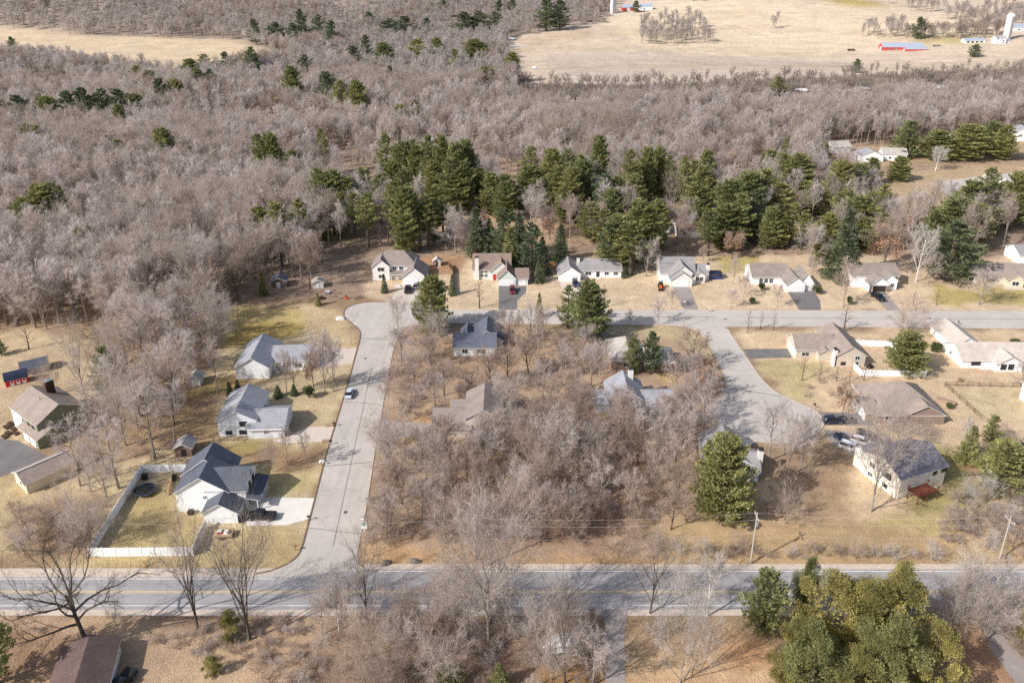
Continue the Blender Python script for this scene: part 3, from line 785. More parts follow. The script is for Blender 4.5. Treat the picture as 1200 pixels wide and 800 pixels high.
def house(name, label, cat, at, rz, vols, wallm, roofm, feats=(), trim=None, group=None):
    p = G(*at) if len(at) == 2 else Vector(at)
    t = thing(name, label, cat, p, R(rz), group)
    W = MB(); RF = MB()
    for v in vols:
        a, b = gable_solids(v)
        o = len(W.v); W.v += a.v; W.f += [tuple(i + o for i in f) for f in a.f]; W.mi += a.mi
        o = len(RF.v); RF.v += b.v; RF.f += [tuple(i + o for i in f) for f in b.f]; RF.mi += b.mi
        ca, sa = math.cos(R(rz)), math.sin(R(rz)); x0, x1, y0, y1 = v[:4]
        EXCL.append([(p.x + x * ca - y * sa, p.y + x * sa + y * ca) for x, y in ((x0 - .8, y0 - .8), (x1 + .8, y0 - .8), (x1 + .8, y1 + .8), (x0 - .8, y1 + .8))])
    if W.v: wo = W.build('wall', wallm, t)
    ro = RF.build('roof', [roofm, trim or TRIM], t)
    # small vents on the roof
    for f in feats:
        k = f[0]
        if k in ('win', 'door', 'gdoor'):
            _, side, a, z, w, h = f[:6]; q = f[6]        # q = the plane coordinate of that wall
            col = f[7] if len(f) > 7 else None
            M = {'S': Matrix.Translation((a, q, z)), 'N': Matrix.Translation((a, q, z)) @ Matrix.Rotation(math.pi, 4, 'Z'),
                 'W': Matrix.Translation((q, a, z)) @ Matrix.Rotation(-math.pi / 2, 4, 'Z'), 'E': Matrix.Translation((q, a, z)) @ Matrix.Rotation(math.pi / 2, 4, 'Z')}[side]
            if k == 'win':
                mb = MB(); b = .11
                for bx in ((-w / 2 - b, -w / 2, 0, h), (w / 2, w / 2 + b, 0, h), (-w / 2 - b, w / 2 + b, -b, 0), (-w / 2 - b, w / 2 + b, h, h + b), (-.035, .035, 0, h)):
                    mb.box(bx[0], bx[1], -.07, .0, bx[2], bx[3], M)
                fo = mb.build('window', col or TRIM, t)
                pm = MB(); pm.box(-w / 2, w / 2, -.04, -.004, 0, h, M); pm.build('pane', GLASS, fo)
            elif k == 'door':
                mb = MB(); mb.box(-w / 2, w / 2, -.07, -.004, 0, h, M); do = mb.build('door', col or TRIM, t)
                hb = MB(); hb.box(w * .32, w * .40, -.14, -.07, h * .45, h * .50, M); hb.build('handle', METAL, do)
            else:
                mb = MB(); n = 4
                for i in range(n): mb.box(-w / 2, w / 2, -.08, -.004, h * i / n + .015, h * (i + 1) / n - .015, M)
                mb.build('garage_door', col or GDOOR, t)
        elif k == 'chim':
            _, x, y, h, w, d, m = f[:7]
            mb = MB(); mb.box(x - w / 2, x + w / 2, y - d / 2, y + d / 2, -.1, h); co_ = mb.build('chimney', m, t)
            cb = MB(); cb.box(x - w / 2 - .08, x + w / 2 + .08, y - d / 2 - .08, y + d / 2 + .08, h, h + .14)
            cb.box(x - .16, x + .16, y - .16, y + .16, h + .14, h + .5); cb.build('chimney_cap', DARKTRIM if m is not BROWNB else METAL, co_)
        elif k == 'box':
            _, nm, x0, x1, y0, y1, z0, z1, m = f
            mb = MB(); mb.box(x0, x1, y0, y1, z0, z1); mb.build(nm, m, t)
        elif k == 'vent':
            mb = MB(); mb.tube([(f[1], f[2], f[3] - .4), (f[1], f[2], f[3] + .35)], [.09, .09], 6); mb.build('roof_vent', METAL if len(f) < 5 else f[4], t)
        elif k == 'deck':
            _, x0, x1, y0, y1, z, m = f
            mb = MB()
            nb = int((x1 - x0) / .3)
            for i in range(nb): mb.box(x0 + (x1 - x0) * i / nb, x0 + (x1 - x0) * (i + 1) / nb - .03, y0, y1, z - .08, z)
            d_ = mb.build('deck', m, t)
            pb = MB()
            for px, py in ((x0 + .1, y0 + .1), (x1 - .1, y0 + .1), ((x0 + x1) / 2, y0 + .1), (x0 + .1, y1 - .3), (x1 - .1, y1 - .3)): pb.box(px - .07, px + .07, py - .07, py + .07, -.1, z + 1)
            pb.box(x0, x1, y0 + .04, y0 + .14, z + .95, z + 1.03); pb.box(x0 + .04, x0 + .14, y0, y1, z + .95, z + 1.03); pb.box(x1 - .14, x1 - .04, y0, y1, z + .95, z + 1.03)
            for i in range(int((x1 - x0) / .25)): pb.box(x0 + i * .25, x0 + i * .25 + .04, y0 + .07, y0 + .11, z, z + .95)
            pb.build('railing', m, d_)
    return t
S_WHITE = siding('white vinyl siding', (247, 246, 246)); S_OFF = siding('off white siding', (232, 229, 224)); S_BLUE = siding('pale blue siding', (226, 230, 236))
S_GREEN = siding('grey green siding', (134, 136, 112)); S_MINT = siding('pale sage siding', (214, 219, 214)); S_TAN = siding('tan siding', (206, 194, 178))
S_TAUPE = siding('taupe siding', (156, 136, 124)); S_BEIGE = siding('beige siding', (222, 206, 184)); S_BGREY = siding('blue grey siding', (190, 194, 202)); S_CREAM = siding('cream siding', (240, 235, 222)); S_DK = siding('brown siding', (128, 108, 96))
S_RED = siding('red barn boards', (214, 52, 50)); S_LGREY = siding('light grey siding', (212, 208, 206))
R_TAUPE = shingle('taupe shingles', (150, 139, 132)); R_BROWN = shingle('brown shingles', (146, 128, 118)); R_GREY = shingle('grey shingles', (156, 152, 152)); R_SLATE = shingle('slate shingles', (100, 104, 114))
R_LGREY = shingle('light grey shingles', (186, 178, 170)); R_BEIGE = shingle('beige shingles', (204, 192, 180)); R_DARK = shingle('dark blue grey shingles', (104, 108, 120)); R_COOL = shingle('cool grey shingles', (162, 162, 168)); R_WORN = shingle('worn grey shingles', (136, 132, 140), .2)
R_PURP = shingle('purple brown shingles', (112, 94, 90), .2); R_MAUVE = shingle('brown tile shingles', (166, 132, 116)); R_OLIVE = shingle('warm grey shingles', (160, 146, 136)); R_NAVY = shingle('navy shingles', (58, 64, 86)); R_STEEL = mat('steel roofing', (186, 194, 208), .06, .4, .5, metal=.2)

RED_DOOR = mat('red door paint', (206, 60, 56), .05, 1, .5)
BLACKW = mat('black window frame', (40, 40, 44), .1, 1, .5)
DECKWOOD = mat('weathered deck boards', (170, 146, 124), .15, 2, .9); REDDECK = mat('red stained deck boards', (124, 72, 56), .2, 2, .8)

# -- row north of the cross street, from the bulb eastwards
house('house', 'two storey off-white house at the street bulb with an arched front window and taupe roof', 'house', (438.5, 327), 0,
      [(0, 14.5, 0, 9, 5.2, 3.5, 'hip'), (-.2, 5.6, -1.2, 5, 5.15, 2.5, 'gy'), (10.3, 18, -4.4, 5, 2.9, 3.0, 'gy'), (5.8, 10.2, -2.0, .0, 2.5, .5, 'ss')], S_OFF, R_TAUPE,
      [('win', 'S', 2.7, 3.4, 2.2, 1.3, -1.2), ('win', 'S', 2.7, .9, 1.8, 1.2, -1.2), ('win', 'S', 7.2, 3.4, 1.3, 1.1, 0), ('win', 'S', 9.4, 3.4, 1.3, 1.1, 0), ('door', 'S', 8, .1, 1, 2.1, 0),
       ('gdoor', 'S', 13.2, 0, 4.6, 2.3, -4.4), ('box', 'column', 6.1, 6.3, -1.9, -1.7, 0, 2.5, TRIM), ('vent', 6, 6, 8)])
house('house', 'pale sage house with a red front door and brown roof behind the double blacktop drive', 'house', (555, 327), 0,
      [(0, 12.5, 0, 9, 3.6, 4.0, 'gx'), (5.8, 13, -1.2, 6, 3.5, 3.2, 'gy'), (8.4, 14.4, -5.8, 2, 2.7, 3.0, 'gy'), (14.5, 18.4, -5.2, 1.4, 2.6, 2.2, 'gx')], S_MINT, R_BROWN,
      [('win', 'S', 2.9, .9, 1.0, .9, 0), ('win', 'S', 4.3, .9, 1.0, .9, 0), ('win', 'S', 2.9, 2.3, 1.0, .9, 0), ('win', 'S', 4.3, 2.3, 1.0, .9, 0), ('door', 'S', 7.2, .1, 1.1, 2.2, -1.2, RED_DOOR),
       ('gdoor', 'S', 11.3, 0, 4.7, 2.2, -5.8), ('gdoor', 'S', 16.4, 0, 2.6, 2.1, -5.2), ('chim', 1.2, -.3, 8.0, 1.3, .9, WHITEB)])
house('house', 'long white ranch house with grey roof and a front garage, bare lawn on its right', 'house', (654.5, 329.3), 0,
      [(0, 7.4, 0, 9, 2.7, 2.6, 'gy'), (7.2, 21.6, 3.1, 11, 2.7, 2.6, 'gx')], S_WHITE, R_GREY,
      [('gdoor', 'S', 3.7, 0, 5, 2.2, 0), ('win', 'S', 10.3, 1, 1.9, 1, 3.1), ('door', 'S', 13.6, .1, 1.1, 2.1, 3.1, DARKTRIM), ('win', 'S', 16.6, 1, 1.4, 1.0, 3.1), ('win', 'S', 19.7, 1, 1.4, 1.0, 3.1),
       ('chim', 7.0, 6.0, 6.3, 1.0, .9, WHITEB), ('box', 'front_step', 12.6, 14.6, 1.4, 3.0, 0, .25, M_CONC)])
house('house', 'grey roofed house with stacked front gables and a white end chimney', 'house', (784, 336), 0,
      [(.5, 7.6, 0, 9, 2.7, 2.5, 'gy'), (-2.2, 9.2, 4.2, 13, 3.4, 3.9, 'gx'), (.1, 9, 1.6, 9, 3.35, 3.6, 'gy'), (9, 13.6, 4.6, 11, 2.8, 2.3, 'gx'), (8.8, 12.6, 3.2, 7, 2.6, 1.6, 'gy')], S_OFF, R_GREY,
      [('gdoor', 'S', 4, 0, 4.9, 2.2, 0), ('win', 'S', 10.0, .8, 1.0, 1.4, 3.2), ('win', 'S', 11.4, .8, 1.0, 1.4, 3.2), ('win', 'W', 9, 3.9, 1.0, 1.1, -2.2), ('chim', 14.0, 6.3, 5.6, 1.0, 1.1, WHITEB), ('win', 'S', 8.2, 3.0, .7, .8, 1.6, DARKTRIM)])
house('house', 'white house with a triple garage and taupe roof above the wide black drive', 'house', (921, 342), 0,
      [(0, 6, 0, 9, 2.7, 2.4, 'gy'), (4.2, 9.2, 1.1, 9, 2.7, 3.4, 'gy'), (-9.5, 2.5, 6, 15, 2.9, 3.0, 'gx')], S_WHITE, R_TAUPE,
      [('gdoor', 'S', 3.0, 0, 4.6, 2.2, 0), ('gdoor', 'S', 7.6, 0, 2.4, 2.2, 1.1), ('win', 'S', -6.6, .7, 1.2, 1.5, 6), ('win', 'S', -4.9, .7, 1.2, 1.5, 6), ('win', 'S', -3.2, .7, 1.2, 1.5, 6), ('door', 'S', -1.2, .1, 1, 2.1, 6)])
house('house', 'white multi gabled house with a dark garage door and brick garage front', 'house', (1018, 342), 0,
      [(0, 6.4, 0, 10, 2.7, 2.4, 'gy'), (-4.5, 11, 4, 13, 4.2, 2.6, 'gx'), (4.4, 9.6, 1.4, 8, 3.4, 2.1, 'gy')], S_WHITE, R_TAUPE,
      [('gdoor', 'S', 3.3, 0, 4.4, 2.2, 0, DARKTRIM), ('win', 'S', 10.0, 2.7, 1.4, 1.0, 4), ('win', 'S', 10.0, .7, 1.3, 1.2, 4), ('box', 'brick_front', -.03, .7, -.12, -.01, 0, 2.2, BRICK), ('box', 'brick_front', 5.7, 6.43, -.12, -.01, 0, 2.2, BRICK), ('win', 'S', 8.0, 1.2, 1.2, 1.2, 1.4)])
house('house', 'beige ranch house at the right picture edge with brown hipped roof and stub chimney', 'house', (1126, 331), -8,
      [(0, 26, 0, 11, 2.8, 3.0, 'hip'), (13.5, 18.5, -2.2, 4, 2.6, 1.9, 'gy'), (-.4, 6, .6, 9.4, 2.82, 1.3, 'gy')], S_BEIGE, R_OLIVE,
      [('chim', 5.6, 8.5, 6.6, 1.1, 1.1, S_BEIGE), ('win', 'S', 3.0, .9, 1.5, 1.2, -.002), ('win', 'S', 9.5, .9, 1.8, 1.2, -.002), ('win', 'S', 16, .8, 2.0, 1.3, -2.2), ('box', 'porch_floor', 12, 20, -4, -2.3, 0, .2, M_CONC2)])
# -- left column along the side street
house('house', 'white house with a light grey roof on the upper left lot, gable to the front', 'house', (277, 444), 3,
      [(0, 8.7, 0, 14, 3.3, 2.7, 'gy'), (8.6, 18.2, 4, 13, 2.9, 2.2, 'gx')], S_WHITE, R_COOL,
      [('win', 'S', 12, .9, 1.4, 1.1, 4), ('win', 'S', 15.4, .9, 1.8, 1.1, 4), ('vent', 2, 9, 4.6), ('door', 'S', 10, .1, 1, 2.1, 4, DARKTRIM), ('box', 'gutter_pipe', 8.6, 8.72, -.1, .02, 0, 3.2, TRIM), ('deck', -2.6, -.1, 4.5, 9.5, .9, DECKWOOD)])
house('house', 'pale blue split level house on the middle left lot with dark lower windows', 'house', (257, 511), 3,
      [(0, 8.8, 0, 12, 4.2, 2.3, 'gy'), (6.9, 15.2, -1.3, 8, 2.7, 2.2, 'gx')], S_BLUE, R_COOL,
      [('win', 'S', 5.8, 2.6, 1.5, 1.1, 0, BLACKW), ('win', 'S', 2.3, .5, 1.3, .8, 0, BLACKW), ('win', 'S', 5.6, .5, 1.7, .9, 0, BLACKW), ('win', 'S', 11.2, 1.3, 1.0, .6, -1.3), ('gdoor', 'E', 3.4, 0, 5, 2.2, 15.2), ('vent', 2.4, 8, 5.6), ('box', 'gutter', 7.2, 15.0, -1.86, -1.75, 2.42, 2.56, TRIM)])
house('house', 'bright white house with slate roofs inside the white fence corner', 'house', (209.5, 599), 2,
      [(0, 10.3, 0, 7, 4.7, 3.3, 'gy'), (-.5, 9.5, 5.6, 11, 4.72, 3.7, 'gy'), (6, 13.6, .35, 8.3, 4.66, 2.5, 'gx'), (6.4, 12.9, -3.9, .3, 2.7, 2.0, 'gy'), (13.7, 16.1, -.4, 7.4, 2.5, .7, 'se')], S_WHITE, R_SLATE,
      [('win', 'S', 5.6, 3.0, .55, .6, 0), ('win', 'E', 3.2, 3.3, 1.0, 1.1, 13.6, BLACKW), ('win', 'E', 5.6, 3.3, 1.0, 1.1, 13.6, BLACKW), ('win', 'E', 4.3, 5.4, 1.5, .9, 13.6, BLACKW), ('door', 'E', 2, .1, 1, 2.1, 13.6, BLACKW),
       ('gdoor', 'E', -1.9, 0, 2.9, 2.2, 12.9), ('box', 'porch_post', 15.8, 15.98, -.3, -.1, 0, 2.5, TRIM), ('box', 'porch_post', 15.8, 15.98, 6.9, 7.1, 0, 2.5, TRIM), ('box', 'porch_post', 15.8, 15.98, 3.3, 3.5, 0, 2.5, TRIM), ('box', 'porch_floor', 13.7, 16.2, -.4, 7.4, 0, .18, M_CONC), ('vent', 2.2, 4.2, 6.6, METAL), ('box', 'air_conditioner', 2.2, 3.2, -1.3, -.4, 0, .9, DARKTRIM)])
house('house', 'grey green house with a tall brown chimney on the far left', 'house', (46.5, 527), 53,
      [(0, 6.5, 0, 9, 2.6, 1.5, 'gy'), (1.2, 11.8, 1.9, 15, 5.2, 2.8, 'gy')], S_GREEN, R_OLIVE,
      [('chim', 8.6, 10.5, 10.2, 1.9, 1.2, BROWNB), ('gdoor', 'W', 2.6, 0, 2.6, 2.1, 0), ('gdoor', 'W', 5.9, 0, 2.6, 2.1, 0), ('win', 'W', 12.6, 2.4, 1.8, 1.2, 1.2), ('box', 'white_wall', 1.0, 1.17, 9.4, 14.6, 0, 5, S_WHITE), ('win', 'W', 4.2, 3.4, 1.0, .9, 1.2, BLACKW), ('win', 'W', 6.4, 3.4, 1.0, .9, 1.2, BLACKW), ('vent', 5.2, 8, 8.0)])
house('garage', 'tan detached garage with a worn grey-brown roof beside the black drive', 'garage', (33, 579), 50,
      [(0, 9.6, 0, 6.2, 2.6, 1.4, 'gx')], S_BEIGE, R_OLIVE, [('box', 'white_fascia', -.4, 10, 2.85, 3.05, 4.16, 4.3, TRIM), ('gdoor', 'N', 3, 0, 3.6, 2.2, 6.2), ('win', 'W', 3, .9, 1.0, 1.0, 0)])
# -- wooded block
house('house', 'low sage house with dark blue-grey roof just south of the cross street', 'house', (532, 417), 0,
      [(0, 11.4, 0, 8, 2.7, 2.4, 'gx'), (4.6, 13.4, 4.2, 13, 2.7, 3.0, 'gy'), (1.6, 5.2, 6, 11.4, 2.7, 1.8, 'gy')], S_MINT, R_DARK,
      [('win', 'S', 3, .9, 1.5, 1.1, 0), ('win', 'S', 7.6, .9, 2.2, 1.2, 0), ('door', 'S', 5.4, .1, 1.1, 2.1, 0)])
house('house', 'taupe roofed house deep among the bare trees with a cream gable facing right', 'house', (546, 511), 0,
      [(0, 8.2, 0, 11.5, 4.9, 2.2, 'gy'), (-7.4, 1, -.6, 8.4, 2.6, 2.5, 'gx'), (-3.6, .5, 3, 11, 2.9, 2.6, 'gx')], siding('pale stone siding', (216, 207, 198)), R_TAUPE,
      [('win', 'S', 4.2, 2.8, 1.6, 1.2, 0), ('box', 'brick_wall', 7.3, 8.3, -.13, -.01, 0, 4.4, BRICK), ('gdoor', 'S', -5, 0, 1.4, 1.2, -.6, DARKTRIM), ('vent', 5.5, 7, 6.6, DARKTRIM), ('win', 'S', 1.6, .8, 1.6, 1.3, 0)])
house('house', 'light grey roofed house hidden behind a pair of pines near the right street corner', 'house', (716, 433), 0,
      [(0, 9, 0, 12, 2.9, 3.2, 'hip'), (8.8, 17, -1.2, 7.4, 2.8, 2.3, 'hip')], S_TAUPE, R_LGREY, [('win', 'S', 11, .9, 1.6, 1.1, -1.2), ('win', 'S', 14.4, .9, 1.6, 1.1, -1.2), ('win', 'S', 4, .9, 1.6, 1.1, 0)])
house('house', 'blue-grey house with white chimney almost hidden by bare oaks', 'house', (713, 488), 0,
      [(0, 8.6, 0, 9, 4.4, 3.0, 'gy'), (8.4, 16, -1.4, 8, 2.9, 2.4, 'gx'), (-3, .2, 2, 8, 2.6, 1.8, 'gx')], S_BGREY, R_COOL,
      [('chim', 6.0, 7.6, 8.8, 1.2, 1.0, WHITEB), ('win', 'S', 2.4, 2.6, 1.4, 1.2, 0), ('win', 'S', 6.0, 2.6, 1.4, 1.2, 0), ('win', 'S', 12, .9, 1.6, 1.1, -1.4)])
house('house', 'grey house with a tall white side chimney behind the big round pine', 'house', (824, 556), -6,
      [(0, 9.6, 0, 9.5, 3.6, 3.1, 'gy'), (6, 11.2, -1.4, 6.4, 2.8, 2.0, 'gx')], S_BGREY, R_GREY,
      [('chim', 11.7, 1.6, 6.2, 1.0, 1.3, WHITEB), ('win', 'S', 3, 1, 1.6, 1.2, 0), ('gdoor', 'N', 3.4, 0, 4.6, 2.2, 9.5)])
# -- right side
house('house', 'taupe house with grey hipped roof joined to the white fence on the right', 'house', (932, 420), 0,
      [(0, 10.6, 0, 8, 2.9, 2.7, 'gx'), (9, 17, -4.6, 10, 3.5, 2.5, 'gy'), (5.6, 9.1, -1.6, 2, 2.6, 1.0, 'gy')], S_TAN, R_OLIVE,
      [('chim', 8.9, -4.0, 5.0, .9, 1.2, WHITEB), ('gdoor', 'W', 3.8, 0, 5, 2.2, 0), ('win', 'S', 2.6, .9, 2.0, 1.0, 0), ('win', 'S', 11.2, .6, 1.1, .8, -4.6, DARKTRIM), ('win', 'S', 14.8, 2.2, 1.2, 1.0, -4.6), ('win', 'S', 14.6, .6, .9, .7, -4.6, DARKTRIM), ('box', 'white_wall', -.14, -.01, .2, .9, 0, 2.7, S_WHITE)])
house('house', 'house with a big taupe hipped roof and a brown front gable on the right', 'house', (1026, 496), 0,
      [(0, 15.8, 0, 14, 2.5, 4.7, 'hip'), (6.6, 15.9, -.35, 8, 2.55, 2.5, 'gy'), (-2.2, .5, 1, 8, 2.4, 1.6, 'gx')], S_TAUPE, R_OLIVE,
      [('gdoor', 'W', 4.5, 0, 5.2, 2.2, -2.2), ('win', 'S', 2.8, .9, 1.6, 1.1, 0), ('vent', 5, 5, 5.0, TRIM), ('box', 'white_wall', -2.36, -2.21, 1.0, 1.8, 0, 2.4, S_WHITE), ('box', 'white_wall', -2.36, -2.21, 7.2, 8.0, 0, 2.4, S_WHITE)])
house('house', 'cream split level house with a worn dark roof and red stained deck', 'house', (1051, 585), 22,
      [(0, 12.6, 0, 10, 5.0, 2.3, 'gx'), (0.4, 8, 9.8, 12.6, 4.4, 1.3, 'gx')], S_CREAM, R_WORN,
      [('win', 'W', 3.2, 3.0, 1.7, 1.2, 0, DARKTRIM), ('win', 'W', 3.4, .7, 1.2, .8, 0, DARKTRIM), ('win', 'S', 9.5, 3.5, .9, .8, 0, DARKTRIM), ('win', 'S', 12, 3.6, 1.3, .8, 0, DARKTRIM), ('win', 'W', 7.2, 3.0, 1.4, 1.1, 0),
       ('deck', 2.2, 7.6, -3.0, -.1, 2.0, REDDECK), ('vent', 10, 2.6, 6.6), ('win', 'W', 7.4, .8, 1.1, .8, 0)])
house('house', 'white ranch house with pale beige roof at the right edge and a windowed porch gable', 'house', (1126.5, 431), 0,
      [(0, 22, 0, 10, 2.4, 2.7, 'gx'), (8, 15, -2, 5, 2.42, 2.0, 'gy'), (1.8, 9.6, 8.5, 21, 2.5, 2.1, 'gy')], S_WHITE, R_BEIGE,
      [('win', 'S', 3, .9, 1.0, 1.0, 0, BLACKW), ('win', 'S', 4.3, .9, 1.0, 1.0, 0, BLACKW), ('win', 'S', 9.9, .6, 1.3, 1.5, -2, BLACKW), ('win', 'S', 11.9, .6, 1.3, 1.5, -2, BLACKW), ('win', 'W', 6, 1, .9, .9, 0), ('gdoor', 'N', 5.7, 0, 5, 2.2, 21), ('box', 'skirting', 7.6, 14.9, -2.13, -2.01, 0, .55, TRIM), ('box', 'planter', 5, 8, -.8, -.2, 0, .45, TRIM)])
house('house', 'pale blue house cut by the right picture edge below the wire fence', 'house', (1220, 489), 0, [(0, 10, 0, 9, 4.4, 2.2, 'gx')], S_BLUE, R_GREY, [('win', 'S', 2.4, 2.6, 1.4, 1.2, 0, BLACKW), ('deck', -.4, 4, -3, -.1, .8, DECKWOOD)])
house('house', 'low house with a purple-brown roof at the bottom left corner of the picture', 'house', (50, 862), 14,
      [(0, 8, 0, 13, 2.7, 1.5, 'gy')], S_OFF, R_PURP, [('box', 'white_gutter', 8.43, 8.55, 0, 8, 2.45, 2.6, TRIM), ('win', 'E', 4, .9, 1.4, 1.1, 8)])
# -- back row among the pines
BK = 'houses half hidden by trees behind the main row'
house('house', 'grey roofed house glimpsed between spruces behind the first row', 'house', (523, 279), 0, [(0, 10, 0, 9, 2.9, 2.8, 'gy'), (9.8, 15, 2, 9, 2.8, 2.2, 'gx')], S_LGREY, R_GREY, [('chim', 11, 8, 6.5, .9, .9, WHITEB), ('win', 'S', 5, 1, 1.6, 1.1, 0)])
house('house', 'beige roofed house furthest back left among the tall pines', 'house', (528, 250), 0, [(0, 11, 0, 8, 2.7, 2.3, 'gx')], S_TAN, R_BEIGE, [('win', 'S', 3, .9, 1.5, 1.1, 0), ('win', 'S', 8, .9, 1.5, 1.1, 0)])
house('house', 'white house with reddish brown roof glimpsed right of centre between the pines', 'house', (793, 278), 0, [(0, 14, 0, 9, 2.8, 2.6, 'gx')], S_WHITE, R_MAUVE, [('win', 'S', 3, .9, 1.5, 1.1, 0), ('gdoor', 'S', 10.8, 0, 4.6, 2.1, 0)])
house('house', 'small white house peeping out left of the reddish brown roofed one', 'house', (763, 276), 0, [(0, 7, 0, 7, 2.8, 2.2, 'gx')], S_WHITE, R_LGREY, [('win', 'S', 3, .9, 1.5, 1.1, 0)])
house('house', 'pale house at the far right with a white gable, right edge beyond the grey lane', 'house', (1186, 165), -12, [(0, 12, 0, 9, 5.0, 3.0, 'gy'), (11.8, 22, 0, 8, 4.2, 2.4, 'gx')], S_WHITE, R_COOL, [('win', 'S', 4, 2.6, 1.6, 1.2, 0), ('win', 'S', 8, 2.6, 1.6, 1.2, 0), ('gdoor', 'S', 16, 0, 5, 2.2, 0)])
house('house', 'white house corner behind the beige ranch at the right edge', 'house', (1193, 309), 0, [(0, 12, 0, 9, 3.4, 2.2, 'gx')], S_WHITE, R_GREY, [('win', 'S', 3, 1, 1.5, 1.2, 0)])
for i, (u, v, w, rz_, lab, rm) in enumerate([(975, 180, 11, 10, 'pale grey house leftmost of the distant row of homes', R_LGREY), (1008, 190, 12, 0, 'cream house second in the distant row of homes, between two pines', R_COOL), (1034, 188, 12, -8, 'white house right of the middle in the distant row of homes', R_LGREY), (1108, 172, 11, 5, 'white house behind the dark pine pair near the distant lane', R_LGREY)]):
    house('house', lab, 'house', (u, v), rz_, [(0, w, 0, 8, 3.6, 2.4, 'gy' if i % 2 else 'gx')], S_WHITE if i else S_LGREY, rm, [('win', 'S', w * .3, 1, 1.3, 1.1, 0), ('win', 'S', w * .7, 1, 1.3, 1.1, 0)])

# -- sheds
def shed(label, at, rz, w, d, e, rise, wm, rm, feats=(), ty='gy', name='shed', cat='shed'):
    return house(name, label, cat, at, rz, [(0, w, 0, d, e, rise, ty)], wm, rm, feats)
def gambrel(label, at, rz, w, L, wm, rm):
    p = G(*at); t = thing('garden_barn', label, 'shed', p, R(rz)); W = MB(); RF = MB()
    prof = [(0, 0), (0, 1.7), (w * .16, 2.7), (w * .5, 3.4), (w * .84, 2.7), (w, 1.7), (w, 0)]
    n = len(prof); W.add([(0, x, z - .1 if z == 0 else z) for x, z in prof] + [(L, x, z - .1 if z == 0 else z) for x, z in prof],
                         [tuple(reversed(range(n))), tuple(range(n, 2 * n)), (0, 1, n + 1, n), (n - 2, n - 1, 2 * n - 1, 2 * n - 2)])
    W.build('wall', wm, t)
    rp = [(-.15, 1.62), (w * .15, 2.82), (w * .5, 3.55), (w * .85, 2.82), (w + .15, 1.62)]
    RF.add([(-.2, x, z) for x, z in rp] + [(L + .2, x, z) for x, z in rp], [(i, i + 1, 5 + i + 1, 5 + i) for i in range(4)])
    RF.build('roof', rm, t)
    D = MB()
    for k in range(3):
        a = L * (.2 + .27 * k); D.box(a, a + .9, -.07, -.01, .1, 1.7); 
    D.build('trim', TRIM, t)
    E = MB()
    for k in range(3):
        a = L * (.2 + .27 * k); E.box(a + .16, a + .74, -.11, -.075, .9, 1.5)
    E.build('door', wm, t)
    F = MB(); F.box(-.1, -.02, .1, .3, 0, 1.7); F.box(-.1, -.02, w - .3, w - .1, 0, 1.7); F.box(-.1, -.02, .1, w - .1, 1.6, 1.8); F.build('corner_board', TRIM, t)
    EXCL.append([(p.x + a, p.y + b) for a, b in ((-4, -4), (7, -4), (7, 6), (-4, 6))])
gambrel('small red barn shaped shed with black roof and white framed doors', (7.5, 454), 33, 3.0, 5.0, S_RED, R_NAVY)
shed('grey shed with a steel blue roof just right of the red barn shed', (27, 441), 33, 6, 4, 2.0, 1.3, S_LGREY, R_SLATE, [('door', 'S', 2.4, .1, 1, 1.9, 0)], 'gx')
shed('dark weathered shed under the trees above the white slate roofed house', (206, 535), 3, 3.6, 3.2, 2.3, 1.0, S_DK, R_GREY, [('door', 'S', 1.8, .1, 1.1, 1.9, 0, DARKTRIM)])
shed('small white shed on the lawn left of the upper left house', (221, 453), 4, 3, 3, 2.1, 1.1, S_LGREY, R_LGREY, [('door', 'S', 1.5, .1, 1, 1.8, 0)])
shed('tiny grey-white shed at the wood edge left of the street bulb', (367, 338), 10, 3.4, 2.6, 2.0, .9, S_LGREY, R_LGREY, [('door', 'S', 1.5, .1, 1, 1.8, 0)])
shed('small tan playhouse between the first and second row houses', (508, 312), 0, 2.6, 2.2, 2.0, 1.0, S_TAN, R_BEIGE, [('door', 'S', 1.2, .1, .8, 1.7, 0, DARKTRIM)])
shed('dark shed in the trees left of the yellowish lawn', (318, 338), 8, 5, 4, 2.4, 1.2, S_DK, R_DARK, [('door', 'S', 2.4, .1, 1.2, 1.9, 0)])
# white hooped storage shelter by the far lane
def quonset(label, at, rz, w, L, h, m):
    t = thing('storage_shelter', label, 'shelter', G(*at), R(rz)); mb = MB(); n = 12
    pr = [(w / 2 - w / 2 * math.cos(math.pi * i / n), h * math.sin(math.pi * i / n) ** .8) for i in range(n + 1)]
    mb.add([(x, 0, z) for x, z in pr] + [(x, L, z) for x, z in pr], [(i, i + 1, n + 2 + i, n + 1 + i) for i in range(n)] + [tuple(reversed(range(n + 1)))])
    mb.build('cover', m, t, True); b = MB(); b.box(w * .3, w * .7, -.05, -.01, 0, h * .6); b.build('door', METAL, t)
quonset('white hooped storage shelter in front of the far right lane', (1168, 219), 15, 7, 10, 3.6, mat('white fabric cover', (250, 250, 250), .02, 1, .5))
